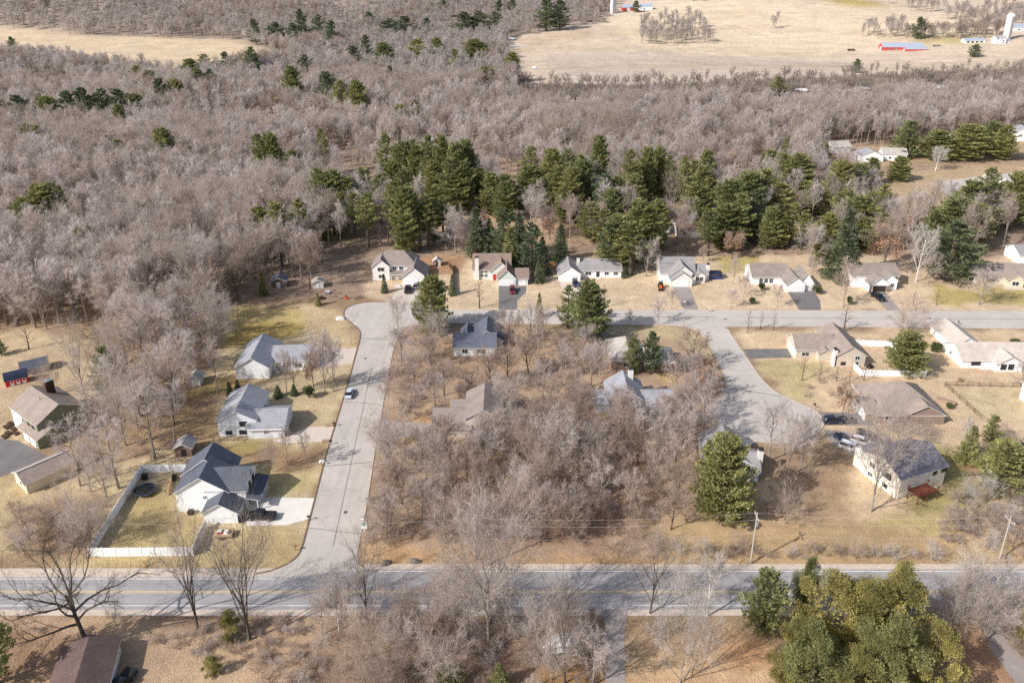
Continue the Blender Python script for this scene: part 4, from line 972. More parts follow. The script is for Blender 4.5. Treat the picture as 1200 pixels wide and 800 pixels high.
# ================================================================== vehicles
def paint(name, c, rough=.3):
    return mat(name, c, .03, 1, rough, spec=.5)
RUBBER = mat('tyre rubber', (48, 46, 46), .1, 3, .9); RIM = mat('alloy rim', (150, 150, 154), .05, 3, .4, metal=.5)
LAMP = mat('headlight glass', (225, 228, 232), .03, 2, .2); TAIL = mat('tail light red', (150, 30, 28), .05, 2, .3)
CARGLASS = mat('dark car glass', (30, 34, 40), .1, 1, .1, spec=.6)
PLASTIC = mat('black plastic trim', (44, 44, 46), .1, 2, .7)
def loft(mb, st):
    """st = list of (x, half width, z low, z high, top half width)"""
    o = len(mb.v)
    for x, hw, zl, zh, tw in st:
        mb.v += [(x, -hw * .93, zl), (x, -hw, zl + (zh - zl) * .35), (x, -hw * .98, zl + (zh - zl) * .72), (x, -tw, zh), (x, tw, zh), (x, hw * .98, zl + (zh - zl) * .72), (x, hw, zl + (zh - zl) * .35), (x, hw * .93, zl)]
    n = 8
    for i in range(len(st) - 1):
        for k in range(n): mb.f.append((o + i * n + k, o + (i + 1) * n + k, o + (i + 1) * n + (k + 1) % n, o + i * n + (k + 1) % n)); mb.mi.append(mb.cur)
    mb.f.append(tuple(o + k for k in range(n))); mb.mi.append(mb.cur)
    mb.f.append(tuple(o + (len(st) - 1) * n + n - 1 - k for k in range(n))); mb.mi.append(mb.cur)
def car(label, at, rz, kind, pm, name='parked_car', cat='car', lift=.03, grp=None):
    """front of the car points along +x before rotation"""
    p = G(*at); p.z += lift; t = thing(name, label, cat, p, R(rz), grp); B = MB()
    if kind == 'pickup':
        L, W2, wb = 5.9, 1.0, 1.85
        loft(B, [(2.95, .86, .45, .95, .8), (2.8, .97, .38, 1.08, .88), (1.35, 1.0, .36, 1.16, .92), (-.75, 1.0, .36, 1.16, .93), (-2.85, .99, .42, 1.14, .95), (-2.95, .95, .5, 1.1, .93)])
        cabin = [(1.5, .86, 1.12, 1.16, .8), (.75, .88, 1.12, 1.86, .70), (-.55, .88, 1.12, 1.88, .70), (-.85, .88, 1.12, 1.5, .8)]; roof = (-.55, .72, .69, 1.87)
        bed = (-2.75, -.95)
    elif kind == 'suv':
        L, W2, wb = 4.8, .95, 1.42
        loft(B, [(2.4, .8, .4, .9, .72), (2.25, .92, .32, 1.02, .82), (1.1, .95, .3, 1.1, .88), (-2.25, .95, .32, 1.14, .88), (-2.4, .9, .42, 1.08, .84)])
        cabin = [(1.35, .84, 1.06, 1.1, .78), (.55, .86, 1.06, 1.7, .66), (-1.9, .86, 1.08, 1.72, .68), (-2.32, .84, 1.08, 1.15, .78)]; roof = (-1.85, .5, .66, 1.71); bed = None
    elif kind == 'van':
        L, W2, wb = 5.1, .98, 1.55
        loft(B, [(2.55, .82, .4, .85, .72), (2.4, .95, .3, .98, .84), (1.5, .98, .28, 1.1, .9), (-2.45, .98, .3, 1.14, .9), (-2.55, .95, .4, 1.1, .88)])
        cabin = [(1.9, .86, 1.02, 1.08, .8), (.95, .9, 1.06, 1.8, .74), (-2.25, .9, 1.1, 1.82, .74), (-2.48, .88, 1.08, 1.15, .8)]; roof = (-2.2, .9, .74, 1.81); bed = None
    else:
        L, W2, wb = 4.6, .9, 1.35
        loft(B, [(2.3, .74, .36, .72, .66), (2.15, .88, .28, .84, .78), (1.0, .9, .26, .96, .82), (-1.4, .9, .26, 1.0, .82), (-2.2, .88, .3, .94, .78), (-2.3, .8, .4, .86, .72)])
        cabin = [(1.15, .78, .92, .96, .72), (.35, .8, .92, 1.42, .6), (-.95, .8, .95, 1.42, .6), (-1.75, .78, .95, 1.0, .72)]; roof = (-.9, .3, .6, 1.41); bed = None
    B.build('body', pm, t, False)
    c = MB(); loft(c, cabin); c.build('window', CARGLASS, t)
    rf = MB(); rf.box(roof[0], roof[1], -roof[2], roof[2], roof[3], roof[3] + .05); rf.build('roof_panel', pm, t)
    if bed:
        b = MB(); b.box(bed[0], bed[1], -.78, .78, 1.145, 1.165); b.build('cargo_bed', PLASTIC, t)
    for sx in (wb, -wb):
        for sy in (1, -1):
            w = MB(); n = 14; r_ = .40 if kind == 'pickup' else .34
            y0, y1 = sy * (W2 - .2), sy * (W2 + .02)
            w.add([(sx + r_ * math.cos(6.283 * k / n), y, r_ + r_ * math.sin(6.283 * k / n)) for y in (y0, y1) for k in range(n)], [(k, (k + 1) % n, n + (k + 1) % n, n + k) for k in range(n)] + [tuple(range(n)), tuple(range(2 * n - 1, n - 1, -1))])
            wo = w.build('wheel', RUBBER, t)
            q = MB(); q.add([(sx + r_ * .62 * math.cos(6.283 * k / n), sy * (W2 + .035), r_ + r_ * .62 * math.sin(6.283 * k / n)) for k in range(n)], [tuple(range(n))]); q.build('rim', RIM, wo)
    for sy in (1, -1):
        h = MB(); zf = .82 if kind in ('pickup', 'suv', 'van') else .62
        h.box(L / 2 - .12, L / 2 + .015, sy * W2 * .62 - .17, sy * W2 * .62 + .17, zf - .08, zf + .08); h.build('headlight', LAMP, t)
        g = MB(); g.box(-L / 2 - .015, -L / 2 + .1, sy * W2 * .72 - .12, sy * W2 * .72 + .12, zf - .02, zf + .2); g.build('tail_light', TAIL, t)
    return t
P_BLACK = paint('black car paint', (36, 37, 42)); P_WHITE = paint('white car paint', (246, 246, 248)); P_SILVER = paint('pale blue silver car paint', (206, 216, 232)); P_RED = paint('dark red car paint', (112, 30, 40)); P_MAROON = paint('maroon car paint', (104, 52, 78)); P_NAVY = paint('navy car paint', (44, 52, 76)); P_GREY = paint('grey car paint', (116, 122, 134)); P_BLUE = paint('bright blue paint', (40, 70, 132))
car('black pickup truck on the bright white concrete drive', (306, 607), 178, 'pickup', P_BLACK, 'pickup_truck', 'pickup')
car('pale blue silver car parked at the kerb of the side street', (409.5, 463), 93, 'sedan', P_SILVER)
car('black pickup truck on the drive of the house at the street bulb', (478, 341), 92, 'pickup', P_BLACK, 'pickup_truck', 'pickup')
car('grey car beside the black pickup at the street bulb house', (487.5, 337), 90, 'sedan', P_GREY)
car('dark red sport utility car on the wide blacktop drive', (600.5, 342), 270, 'suv', P_RED)
car('small dark navy car in front of the long white ranch garage', (674, 334), 270, 'suv', P_NAVY)
car('black pickup truck on the drive of the multi gabled white house', (1028.5, 350), 282, 'pickup', P_BLACK, 'pickup_truck', 'pickup')
car('maroon car on the white drive behind the right edge ranch', (1112, 392), 300, 'sedan', P_MAROON)
car('navy car on the dark drive left of the taupe hipped house, nearer the street', (975, 495), 4, 'suv', P_NAVY)
car('dark car on the dark drive, nearest the taupe hipped house', (991, 494.5), 2, 'sedan', P_BLACK)
car('white van nearest the cul-de-sac beside the cream split level house', (997, 527), 328, 'van', P_WHITE, 'parked_van', 'van')
car('white sport utility car parked between the white van and the cream house', (1009, 520), 328, 'suv', P_WHITE)
car('navy sedan behind the two white vehicles at the cul-de-sac', (989, 516), 320, 'sedan', P_NAVY)
car('black car parked behind the white vehicles, close to the cream house roof', (1016, 513), 328, 'suv', P_BLACK)
car('black pickup with open bed beside the purple-brown roofed house, bottom left', (141, 806), 255, 'pickup', P_BLACK, 'pickup_truck', 'pickup', 0)
car('dark car parked behind the brown chimney house on the far left', (103, 476), 20, 'suv', P_BLACK, lift=0)
car('small dark car in the pines right of centre beside the brown roofed back house', (822, 258), 10, 'suv', P_BLACK)

# tractor with orange hood by the grey stacked-gable house
t = thing('garden_tractor', 'orange tractor with grey cab beside the stacked gable house', 'tractor', G(774, 338), R(262))
m = MB(); m.box(.2, 1.7, -.4, .4, .7, 1.35); m.box(1.5, 1.75, -.35, .35, .75, 1.25); m.build('hood', paint('orange tractor paint', (232, 110, 60)), t)
m = MB(); loft(m, [(.2, .65, 1.0, 1.25, .6), (.1, .7, 1.0, 2.2, .6), (-1.1, .7, 1.0, 2.25, .6), (-1.2, .65, 1.0, 1.25, .6)]); m.build('cab', CARGLASS, t)
m = MB(); m.box(-1.15, .15, -.66, .66, 2.22, 2.32); m.build('cab_roof', RIM, t)
m = MB(); m.box(-1.1, 1.5, -.3, .3, .5, .72); m.box(1.9, 2.4, -.8, .8, .1, .7); m.box(1.2, 2.0, -.5, -.4, .4, .6); m.box(1.2, 2.0, .4, .5, .4, .6); m.build('frame', PLASTIC, t)
for sx, r_, yy, ww in ((-.75, .72, .68, .35), (1.25, .45, .55, .25)):
    for sy in (1, -1):
        w = MB(); w.tube([(sx, sy * (yy - ww / 2), r_), (sx, sy * (yy + ww / 2), r_)], [r_, r_], 14); wo = w.build('wheel', RUBBER, t)
        w = MB(); w.tube([(sx, sy * (yy + ww / 2), r_), (sx, sy * (yy + ww / 2 + .03), r_)], [r_ * .5, r_ * .5], 10); w.build('rim', RIM, wo)
# blue play shelter
t = thing('canopy_tent', 'blue canopy on posts right of the white chimney house', 'canopy', G(832, 327.5), 0)
m = MB(); m.box(-.2, 4.2, -.2, 3.2, 2.0, 2.12); m.add([(-.2, -.2, 2.12), (4.2, -.2, 2.12), (4.2, 3.2, 2.12), (-.2, 3.2, 2.12), (1, 1.5, 2.5), (3, 1.5, 2.5)], [(0, 1, 5, 4), (1, 2, 5), (2, 3, 4, 5), (3, 0, 4)]); m.build('roof', P_NAVY, t)
m = MB(); m.box(0, 4, -.02, .04, .2, 1.1); m.box(0, .05, 0, 3, .2, 1.1); m.box(3.95, 4, 0, 3, .2, 1.1); m.build('side_panel', P_BLUE, t)
for a in (0, 3.9):
    for b in (0, 2.9): m = MB(); m.box(a, a + .1, b, b + .1, 0, 2.0); m.build('post', PLASTIC, t)
# white camper behind the split level
t = thing('camper_trailer', 'long white camper trailer behind the cream split level house', 'trailer', G(1040, 538), R(-38))
m = MB(); loft(m, [(0, 1.1, .6, 2.5, .95), (.4, 1.2, .5, 2.9, 1.05), (6.6, 1.2, .5, 2.9, 1.05), (7.2, 1.15, .6, 2.6, 1.0)]); m.build('body', P_WHITE, t)
m = MB(); m.box(1, 2.4, -1.23, -1.19, 1.4, 2.1); m.box(4, 5.2, -1.23, -1.19, 1.4, 2.1); m.build('window', CARGLASS, t)
m = MB(); m.box(2.9, 3.6, -1.24, -1.2, .7, 2.4); m.build('door', METAL, t)
for sy in (-1, 1):
    for xx in (3.0, 3.9): m = MB(); m.tube([(xx, sy * .95, .36), (xx, sy * 1.2, .36)], [.36, .36], 12); m.build('wheel', RUBBER, t)
m = MB(); m.box(1.5, 2.2, -.3, .3, 2.9, 3.12); m.box(4.8, 5.3, -.25, .25, 2.9, 3.05); m.build('roof_unit', METAL, t)
# open junk trailer by the white garage
WOODP = mat('bare plywood', (206, 178, 140), .12, 2, .9)
t = thing('utility_trailer', 'low plywood utility trailer below the white garage', 'trailer', G(262, 628), R(6))
m = MB(); m.box(-1.8, 1.8, -.9, .9, .45, .55); m.box(-1.8, 1.8, -.95, -.88, .5, .95); m.box(-1.8, 1.8, .88, .95, .5, .95); m.box(1.75, 1.82, -.9, .9, .5, .95); m.build('bed', WOODP, t)
m = MB(); m.tube([(1.8, 0, .5), (2.9, 0, .45)], [.05, .05], 5); m.build('tow_bar', PLASTIC, t)
for sy in (1, -1): m = MB(); m.tube([(-.2, sy * 1.0, .33), (-.2, sy * 1.18, .33)], [.33, .33], 12); m.build('wheel', RUBBER, t)
def boxthing(name, label, cat, at, rz, dims, m, z=0.0, lidm=None, group=None):
    t = thing(name, label, cat, G(*at) + Vector((0, 0, z)), R(rz), group); w, d, h = dims
    mb = MB(); mb.add([(-w / 2, -d / 2, 0), (w / 2, -d / 2, 0), (w / 2, d / 2, 0), (-w / 2, d / 2, 0), (-w * .46, -d * .44, h), (w * .46, -d * .46, h), (w * .44, d * .46, h * .94), (-w * .46, d * .44, h)], [(3, 2, 1, 0), (4, 5, 6, 7), (0, 1, 5, 4), (1, 2, 6, 5), (2, 3, 7, 6), (3, 0, 4, 7)])
    mb.build('body', m, t)
    l = MB(); l.box(-w * .48, w * .48, -d * .48, d * .48, h * 1.0, h * 1.0 + .06); l.build('lid', lidm or TRIM, t)
    return t
boxthing('storage_box', 'red box lying on the plywood trailer', 'box', (258, 627), 12, (.9, .8, .5), mat('faded red plastic', (190, 60, 50), .1, 1, .6), .55)
boxthing('storage_box', 'white box lying on the plywood trailer', 'box', (266, 627), -8, (.8, .8, .5), P_WHITE, .55)
boxthing('rubbish_bin', 'dark bin against the white fence corner inside the yard', 'bin', (170, 561), 10, (1.1, .9, 1.2), PLASTIC, 0, PLASTIC)
boxthing('rubbish_bin', 'black bin beside the porch drive of the white slate roofed house', 'bin', (283, 611), 5, (.7, .7, 1.1), PLASTIC, 0, PLASTIC)
boxthing('barbecue_grill', 'black covered grill at the back wall of the white slate roofed house', 'grill', (205, 562), 30, (1.3, .9, 1.1), PLASTIC, 0, PLASTIC)
boxthing('firewood_bin', 'low brown wood bin at the edge of the middle left drive', 'bin', (386, 499), 4, (1.9, .9, .5), DECKWOOD, 0, DECKWOOD)
boxthing('firewood_bin', 'low brown planter box below the middle left drive', 'planter', (382, 518), 4, (1.7, .8, .5), DECKWOOD, 0, DECKWOOD)
for i, (u, v) in enumerate([(8, 501), (13, 497), (10, 508), (16, 503), (6, 512), (19, 508)]):
    t = thing('raised_bed', 'dark raised garden bed beside the grey green house', 'garden bed', G(u, v), R(-35), 'raised beds beside the grey green house')
    m = MB(); m.box(-.9, .9, -.5, -.42, 0, .4); m.box(-.9, .9, .42, .5, 0, .4); m.box(-.9, -.82, -.42, .42, 0, .4); m.box(.82, .9, -.42, .42, 0, .4); m.build('frame', BROWNB, t)
    m = MB(); m.box(-.82, .82, -.42, .42, 0, .33); m.build('soil', mat('dark soil', (84, 62, 48), .2, 3, 1), t)
# trampoline
t = thing('trampoline', 'round trampoline with black mat and blue rim inside the white fence', 'trampoline', G(170, 577), 0)
m = MB(); n = 24; m.add([(2.0 * math.cos(6.283 * k / n), 2.0 * math.sin(6.283 * k / n), .8) for k in range(n)], [tuple(range(n))]); m.build('mat', PLASTIC, t)
m = MB(); m.add([(r_ * math.cos(6.283 * k / n), r_ * math.sin(6.283 * k / n), .83) for r_ in (1.95, 2.3) for k in range(n)], [(k, (k + 1) % n, n + (k + 1) % n, n + k) for k in range(n)]); m.build('rim_pad', paint('slate blue vinyl', (58, 72, 92)), t)
for k in range(6): m = MB(); a = 6.283 * k / 6; m.tube([(2.15 * math.cos(a), 2.15 * math.sin(a), 0), (2.15 * math.cos(a), 2.15 * math.sin(a), .82)], [.04, .04], 5); m.build('leg', METAL, t)

# ================================================================== fences
def fence(name, label, px, h, panel, pm, post=.13, rails=None, wire=False, gap=.05, postm=None):
    w = [G(u, v) for u, v in px]; o = w[0].copy(); t = thing(name, label, 'fence', o)
    for a, b in zip(w[:-1], w[1:]):
        L = (b - a).length; n = max(1, round(L / panel)); ang = math.atan2(b.y - a.y, b.x - a.x)
        for i in range(n):
            M = Matrix.Translation(a - o) @ Matrix.Rotation(ang, 4, 'Z')
            x0, x1 = L * i / n, L * (i + 1) / n; mb = MB()
            if wire:
                for k in range(5): mb.box(x0, x1, -.012, .012, h * (.15 + .2 * k) - .01, h * (.15 + .2 * k) + .01, M)
                mb.box(x0, x1, -.03, .03, h * .95, h, M)
                for k in range(12): xk = x0 + (x1 - x0) * k / 12; mb.box(xk, xk + .02, -.01, .01, .05, h, M)
            else:
                nb = 6
                for k in range(nb):
                    xa_, xb_ = x0 + .06 + (x1 - x0 - .12) * k / nb, x0 + .06 + (x1 - x0 - .12) * (k + 1) / nb - .012
                    mb.box(xa_, xb_, -.02, .02, gap + .14, h - .14, M)
                mb.box(x0 + .06, x1 - .06, -.035, .035, h - .14, h, M); mb.box(x0 + .06, x1 - .06, -.035, .035, gap, gap + .14, M)
            mb.build('panel', pm, t)
            q = MB(); q.box(x0 - post / 2, x0 + post / 2, -post / 2, post / 2, -.1, h + .1, M)
            if not wire: q.box(x0 - post * .7, x0 + post * .7, -post * .7, post * .7, h + .1, h + .15, M)
            q.build('post', postm or pm, t)
    return t
VINYL = mat('white vinyl fence', (248, 247, 250), .03, .8, .5, raw=(.85, .85, .86))
fence('privacy_fence', 'white vinyl privacy fence around the left corner yard', [(219, 553), (167, 554), (106, 652), (227, 651), (242.5, 617)], 2.0, 2.4, VINYL)
fence('privacy_fence', 'white vinyl privacy fence around the yard of the taupe house on the right', [(989, 404), (1043, 406.5), (1050, 409)], 1.8, 2.4, VINYL)
fence('privacy_fence', 'white fence running below the large pine from the taupe house on the right', [(1000, 431.5), (1008.5, 440.5), (1084.5, 441.5), (1079, 432)], 1.8, 2.4, VINYL)
RUSTW = mat('rusty brown fence wood', (122, 98, 80), .15, 1, .9)
fence('wire_fence', 'thin brown wire fence with posts around the right hand lawn', [(1200, 454), (1107, 452), (1151, 492)], 1.25, 3.0, RUSTW, .12, wire=True)
fence('board_fence', 'dark board fence between the first two row houses', [(531, 345), (531, 318), (526, 312)], 1.8, 2.4, BROWNB)
fence('picket_gate', 'short beige fence beside the back wall of the white slate roofed house', [(204, 556), (197.5, 581)], 1.4, 2.0, WOODP)
fence('picket_fence', 'low white lattice fence near the drive of the street bulb house', [(497, 344), (493, 333)], 1.2, 2.0, VINYL)

# ================================================================== street furniture
POLE = mat('weathered pole wood', (196, 184, 172), .12, 1.5, .9); CER = mat('white insulator', (238, 238, 238), .02, 1, .4)
def utility_pole(label, at, h, rz, xf=True):
    t = thing('utility_pole', label, 'utility pole', G(*at), R(rz))
    m = MB(); m.tube([(0, 0, -.3), (0, 0, h)], [.17, .11], 8); m.build('pole', POLE, t)
    m = MB(); m.box(-.07, .07, -1.2, 1.2, h - .75, h - .62); m.tube([(.05, 0, h - 1.5), (.05, .8, h - .7)], [.03, .03], 4); m.tube([(.05, 0, h - 1.5), (.05, -.8, h - .7)], [.03, .03], 4); m.build('crossarm', POLE, t)
    for y in (-1.1, 0, 1.1): m = MB(); z = h - .62 if y else h; m.tube([(0, y, z), (0, y, z + .12), (0, y, z + .26)], [.05, .08, .05], 6); m.build('insulator', CER, t)
    if xf: m = MB(); m.tube([(.32, 0, h - 2.6), (.32, 0, h - 1.7)], [.24, .24], 10); m.build('transformer', METAL, t)
    return t
PO = [((556.5, 668), 11.5), ((879.5, 660), 11.2), ((1171, 655), 9.5)]
utility_pole('pale wooden utility pole among the brush north of the main road, centre', PO[0][0], PO[0][1], 0)
utility_pole('pale utility pole standing on the open grass right of the big round pine', PO[1][0], PO[1][1], 0)
utility_pole('white topped utility pole in the scrub near the right picture edge', PO[2][0], PO[2][1], 8)
WIRE = mat('aluminium cable', (208, 202, 198), .05, 1, .6)
def wire(label, a, b, sag, r_=.014):
    mb = MB(); o = a.copy(); n = 14
    mb.tube([(a.lerp(b, k / n) - o) - Vector((0, 0, sag * 4 * (k / n) * (1 - k / n))) for k in range(n + 1)], [r_] * (n + 1), 3, False)
    ob = mb.build('power_line', WIRE); ob.location = o; tag(ob, label, 'power line', 'power lines along the main road'); return ob
pts = [G(*p) + Vector((0, 0, h)) for p, h in PO]
ends = [Vector((pts[0].x - 62, pts[0].y, 10.5))] + pts + [Vector((pts[2].x + 45, pts[2].y + 2, 9.5))]
for k in (1, 2):
    for dy, dz, nm in ((0, .2, 'top power line'), (-1.1, -.4, 'crossarm power line'), (0, -4.2, 'lower cable')):
        wire('%s spanning from the %s pole to the %s pole' % (nm, ('', 'centre', 'grass')[k], ('', 'grass', 'right edge')[k]), ends[k] + Vector((0, dy, dz)), ends[k + 1] + Vector((0, dy, dz)), 1.0)
wire('power line running left from the centre pole towards the side street corner', ends[0], ends[1] + Vector((0, 0, .2)), 1.2)
GALV = mat('grey lamp pole', (176, 166, 156), .08, 2, .6)
def street_lamp(label, at, h, rz):
    t = thing('street_lamp', label, 'street lamp', G(*at), R(rz))
    m = MB(); m.tube([(0, 0, -.2), (0, 0, h)], [.10, .06], 8); m.build('pole', GALV, t)
    m = MB(); m.tube([(0, 0, h - .15), (.6, 0, h + .15), (1.3, 0, h + .2)], [.04, .035, .03], 5); m.build('arm', GALV, t)
    m = MB(); m.box(1.2, 1.8, -.15, .15, h + .1, h + .26); l = m.build('lamp_head', TRIM, t)
    m = MB(); m.box(1.3, 1.75, -.11, .11, h + .06, h + .1); m.build('lens', LAMP, l)
street_lamp('tall thin street lamp at the corner of main road and side street', (437.5, 652), 8.4, 180)
street_lamp('street lamp at the junction of the cross street and the right cul-de-sac', (801, 383.5), 7.6, 90)
street_lamp('thin lamp post beside the side street below the bulb', (412, 404), 6.5, 0)
# green and white corner sign
t = thing('street_sign', 'green disc sign over a white panel at the side street corner', 'sign', G(427, 622), R(-4))
m = MB(); m.box(-.08, .08, -.04, .04, 0, 1.0); m.build('post', TRIM, t)
m = MB(); m.box(-.55, .55, -.05, .03, .6, 2.3); pn = m.build('panel', P_WHITE, t)
m = MB(); n = 20; m.add([(.45 * math.cos(6.283 * k / n), -.07, 1.72 + .45 * math.sin(6.283 * k / n)) for k in range(n)] + [(.45 * math.cos(6.283 * k / n), -.051, 1.72 + .45 * math.sin(6.283 * k / n)) for k in range(n)], [tuple(range(n))] + [(k, n + k, n + (k + 1) % n, (k + 1) % n) for k in range(n)]); m.build('green_disc', mat('green sign paint', (52, 160, 128), .04, 1, .5), pn)
m = MB(); m.box(-.16, .16, -.085, -.071, 1.62, 1.80); m.build('emblem', P_WHITE, pn)
def mailbox(label, at, rz, m_=None):
    t = thing('mailbox', label, 'mailbox', G(*at), R(rz)); m = MB(); m.box(-.06, .06, -.06, .06, 0, 1.05); m.box(-.05, .4, -.05, .05, .85, .95); m.build('post', DECKWOOD, t)
    m = MB(); n = 8; pr = [(-.14, 1.0), (.14, 1.0), (.14, 1.18)] + [(.14 * math.cos(math.pi * k / n), 1.18 + .14 * math.sin(math.pi * k / n)) for k in range(1, n)] + [(-.14, 1.18)]
    m.add([(-.1, a, b) for a, b in pr] + [(.5, a, b) for a, b in pr], [tuple(range(len(pr))), tuple(range(2 * len(pr) - 1, len(pr) - 1, -1))] + [(k, (k + 1) % len(pr), len(pr) + (k + 1) % len(pr), len(pr) + k) for k in range(len(pr))])
    b = m.build('box', m_ or PLASTIC, t); f = MB(); f.box(.1, .25, -.17, -.15, 1.15, 1.4); f.build('flag', TAIL, b)
mailbox('black mailbox at the kerb by the bright white drive', (361, 610), 0)
mailbox('brown mailbox on the lawn near the main road corner', (346, 645), 0, BRICK)
mailbox('black mailbox at the kerb below the middle left drive', (386.5, 521), 0)
mailbox('dark mailbox at the kerb beside the middle left drive top', (391, 500), 0)
mailbox('white mailbox at the kerb opposite the two wheel tracks, between left lots', (377, 545), 0, P_WHITE)
mailbox('white mailbox right of the grey drive of the stacked gable house', (831, 365), -90, P_WHITE)
mailbox('black mailbox at the kerb by the dark drive of the taupe hipped house', (955, 478), 200)
mailbox('black mailbox south of the cross street by the white drive', (1123, 381), 90)
# boulders
STONE = mat('grey boulder', (128, 118, 110), .25, 2.5, .95); STONEW = mat('pale rock', (226, 220, 214), .12, 2.5, .9)
def boulder(label, at, size, m_, seed, flat=.55, name='boulder', group=None):
    bm = bmesh.new(); bmesh.ops.create_icosphere(bm, subdivisions=3, radius=1)
    for v in bm.verts:
        d = v.co.normalized(); v.co *= 1 + .28 * mnoise.noise(d * 1.3 + Vector((seed, 0, 0))) + .1 * mnoise.noise(d * 4 + Vector((0, seed, 0)))
        v.co.x *= size[0]; v.co.y *= size[1]; v.co.z *= size[0] * flat
        v.co.z = max(v.co.z, -.12)
    me = bpy.data.meshes.new(name); bm.to_mesh(me); bm.free(); me.materials.append(m_)
    o = link(name, me); o.location = G(*at) + Vector((0, 0, .1)); tag(o, label, 'boulder' if name == 'boulder' else name, group)
boulder('dark round boulder on the grass at the road corner, nearest the lamp', (452, 660), (.9, .7), STONE, 1)
boulder('long pale and dark boulder right of the round one on the corner grass', (485, 658), (1.2, .5), STONE, 2)
boulder('white rock pile at the left lip of the street bulb', (399, 374), (1.5, .8), STONEW, 3)
boulder('pale rock at the inner kerb of the right cul-de-sac, upper one', (846, 449), (.7, .5), STONEW, 4)
boulder('pale rock at the inner kerb of the right cul-de-sac, lower one', (845, 457), (.9, .6), STONEW, 5)
boulder('pale boulder on the lawn below the blue-grey house in the trees', (775, 501), (1.3, .8), STONEW, 6)
boulder('pale stones at the white fence kerb by the main road side street', (378, 541), (.8, .6), STONEW, 7)
# crumpled tarp over a pile
bm = bmesh.new(); bmesh.ops.create_grid(bm, x_segments=30, y_segments=24, size=1)
for v in bm.verts:
    q = max(0, 1 - (v.co.x ** 2 + v.co.y ** 2) * .8); x, y = v.co.x, v.co.y
    v.co = Vector((x * 2.7 + .5 * mnoise.noise(Vector((x * 2, y * 2, 1))), y * 1.9 * (1 + .35 * x) + .4 * mnoise.noise(Vector((x * 2, y * 2, 5))), 1.25 * q ** .5 + .45 * mnoise.noise(Vector((x * 2.6, y * 2.6, 9))) * q + .02))
me = bpy.data.meshes.new('tarpaulin'); bm.to_mesh(me); bm.free(); me.materials.append(mat('crumpled white plastic', (236, 236, 240), .12, 1.5, .4)); o = link('tarpaulin', me); o.location = G(657, 756); o.rotation_euler.z = R(8)
tag(o, 'crumpled white plastic tarpaulin over a pile in the brush south of the road', 'tarpaulin')
# yellow marker post and small utility boxes
t = thing('marker_post', 'yellow marker post on the verge below the white fence', 'marker post', G(170, 664), 0); m = MB(); m.tube([(0, 0, 0), (0, 0, 1.2)], [.09, .09], 8); m.build('post', paint('yellow marker paint', (226, 178, 52)), t); m = MB(); m.tube([(0, 0, 1.2), (0, 0, 1.35)], [.12, .05], 8); m.build('cap', PLASTIC, t)
boxthing('utility_box', 'small dark utility box on the south verge in the brush', 'utility box', (457, 722), 0, (.6, .5, .9), BRICK)
boxthing('picnic_table', 'dark low table left of the street bulb in the brown yard', 'table', (376, 350), 12, (2.0, 1.4, .7), BROWNB, 0, BROWNB)
boxthing('wood_crate', 'grey crate beside the dark table left of the street bulb', 'crate', (384, 344), -5, (1.4, 1.2, .8), METAL)
boxthing('fire_barrel', 'small orange-red barrel left of the street bulb', 'barrel', (406, 350), 0, (.8, .8, .9), mat('orange red plastic', (222, 84, 56), .05, 1, .5), 0, PLASTIC)
boxthing('landscape_bench', 'pale bench in front of the street bulb house', 'bench', (466, 336), 5, (1.8, .6, .5), P_WHITE)
boxthing('log_pile', 'brown log pile beside the taupe hipped house on the right', 'log pile', (1108, 472), -40, (4.5, 1.2, .9), DECKWOOD, 0, DECKWOOD)
boxthing('brush_bin', 'dark bin on the lawn above the wire fence on the right', 'bin', (1125, 447), 0, (.9, .7, .9), BRICK, 0, BRICK)
# satellite / patio furniture behind the fence of the taupe house
boxthing('patio_table', 'dark patio table behind the white fence of the taupe house', 'table', (1007, 424), 0, (2.4, 1.4, .9), PLASTIC, 0, PLASTIC)
boxthing('patio_chair', 'dark patio chair at the right end of the fenced terrace', 'chair', (1019, 431), 20, (1.3, 1.1, .9), PLASTIC, 0, PLASTIC)

# ================================================================== farm in the distance
house('barn', 'long red barn with pale blue-grey roof out in the fields', 'barn', (1034, 60), -3, [(0, 46, 0, 13, 4.2, 4.2, 'gx'), (22, 46, -9, -.2, 3, 2.2, 'gx')], siding('haze tinted red barn boards', (196, 84, 80)), R_STEEL,  # distance haze painted into the board colour of both red farm barns
      [('win', 'S', 8, 1.4, 3, 1.2, 0), ('win', 'S', 15, 1.4, 3, 1.2, 0), ('door', 'W', 6.5, .1, 4, 3.6, 0), ('door', 'W', -4.5, .1, 3, 2.6, 22)])
house('barn', 'long white open fronted cattle shed on the farm', 'barn', (1130, 52), -2, [(0, 24, 0, 9, 3, 2.2, 'gx')], S_WHITE, R_STEEL, [('win', 'S', 4 + 5 * k, .8, 3, 1.4, 0, BLACKW) for k in range(4)])
house('barn', 'pale steel roofed barn cut by the upper right picture edge', 'barn', (1184, 38), 0, [(0, 60, 0, 14, 4.5, 3.5, 'gx')], S_WHITE, R_STEEL, [('win', 'S', 10, 1.4, 3, 1.4, 0)])
house('farmhouse', 'white farmhouse with several gables below the silo', 'farmhouse', (1167, 53), 6, [(0, 12, 0, 9, 5, 3, 'gx'), (3, 9, -3, 4, 5, 2.6, 'gy'), (11.8, 18, 1, 8, 3, 2, 'gx')], S_WHITE, R_COOL, [('win', 'S', 6, 1, 1.6, 1.4, -3), ('win', 'S', 6, 3.3, 1.6, 1.2, -3), ('win', 'S', 1.5, 1, 1.4, 1.4, 0)])
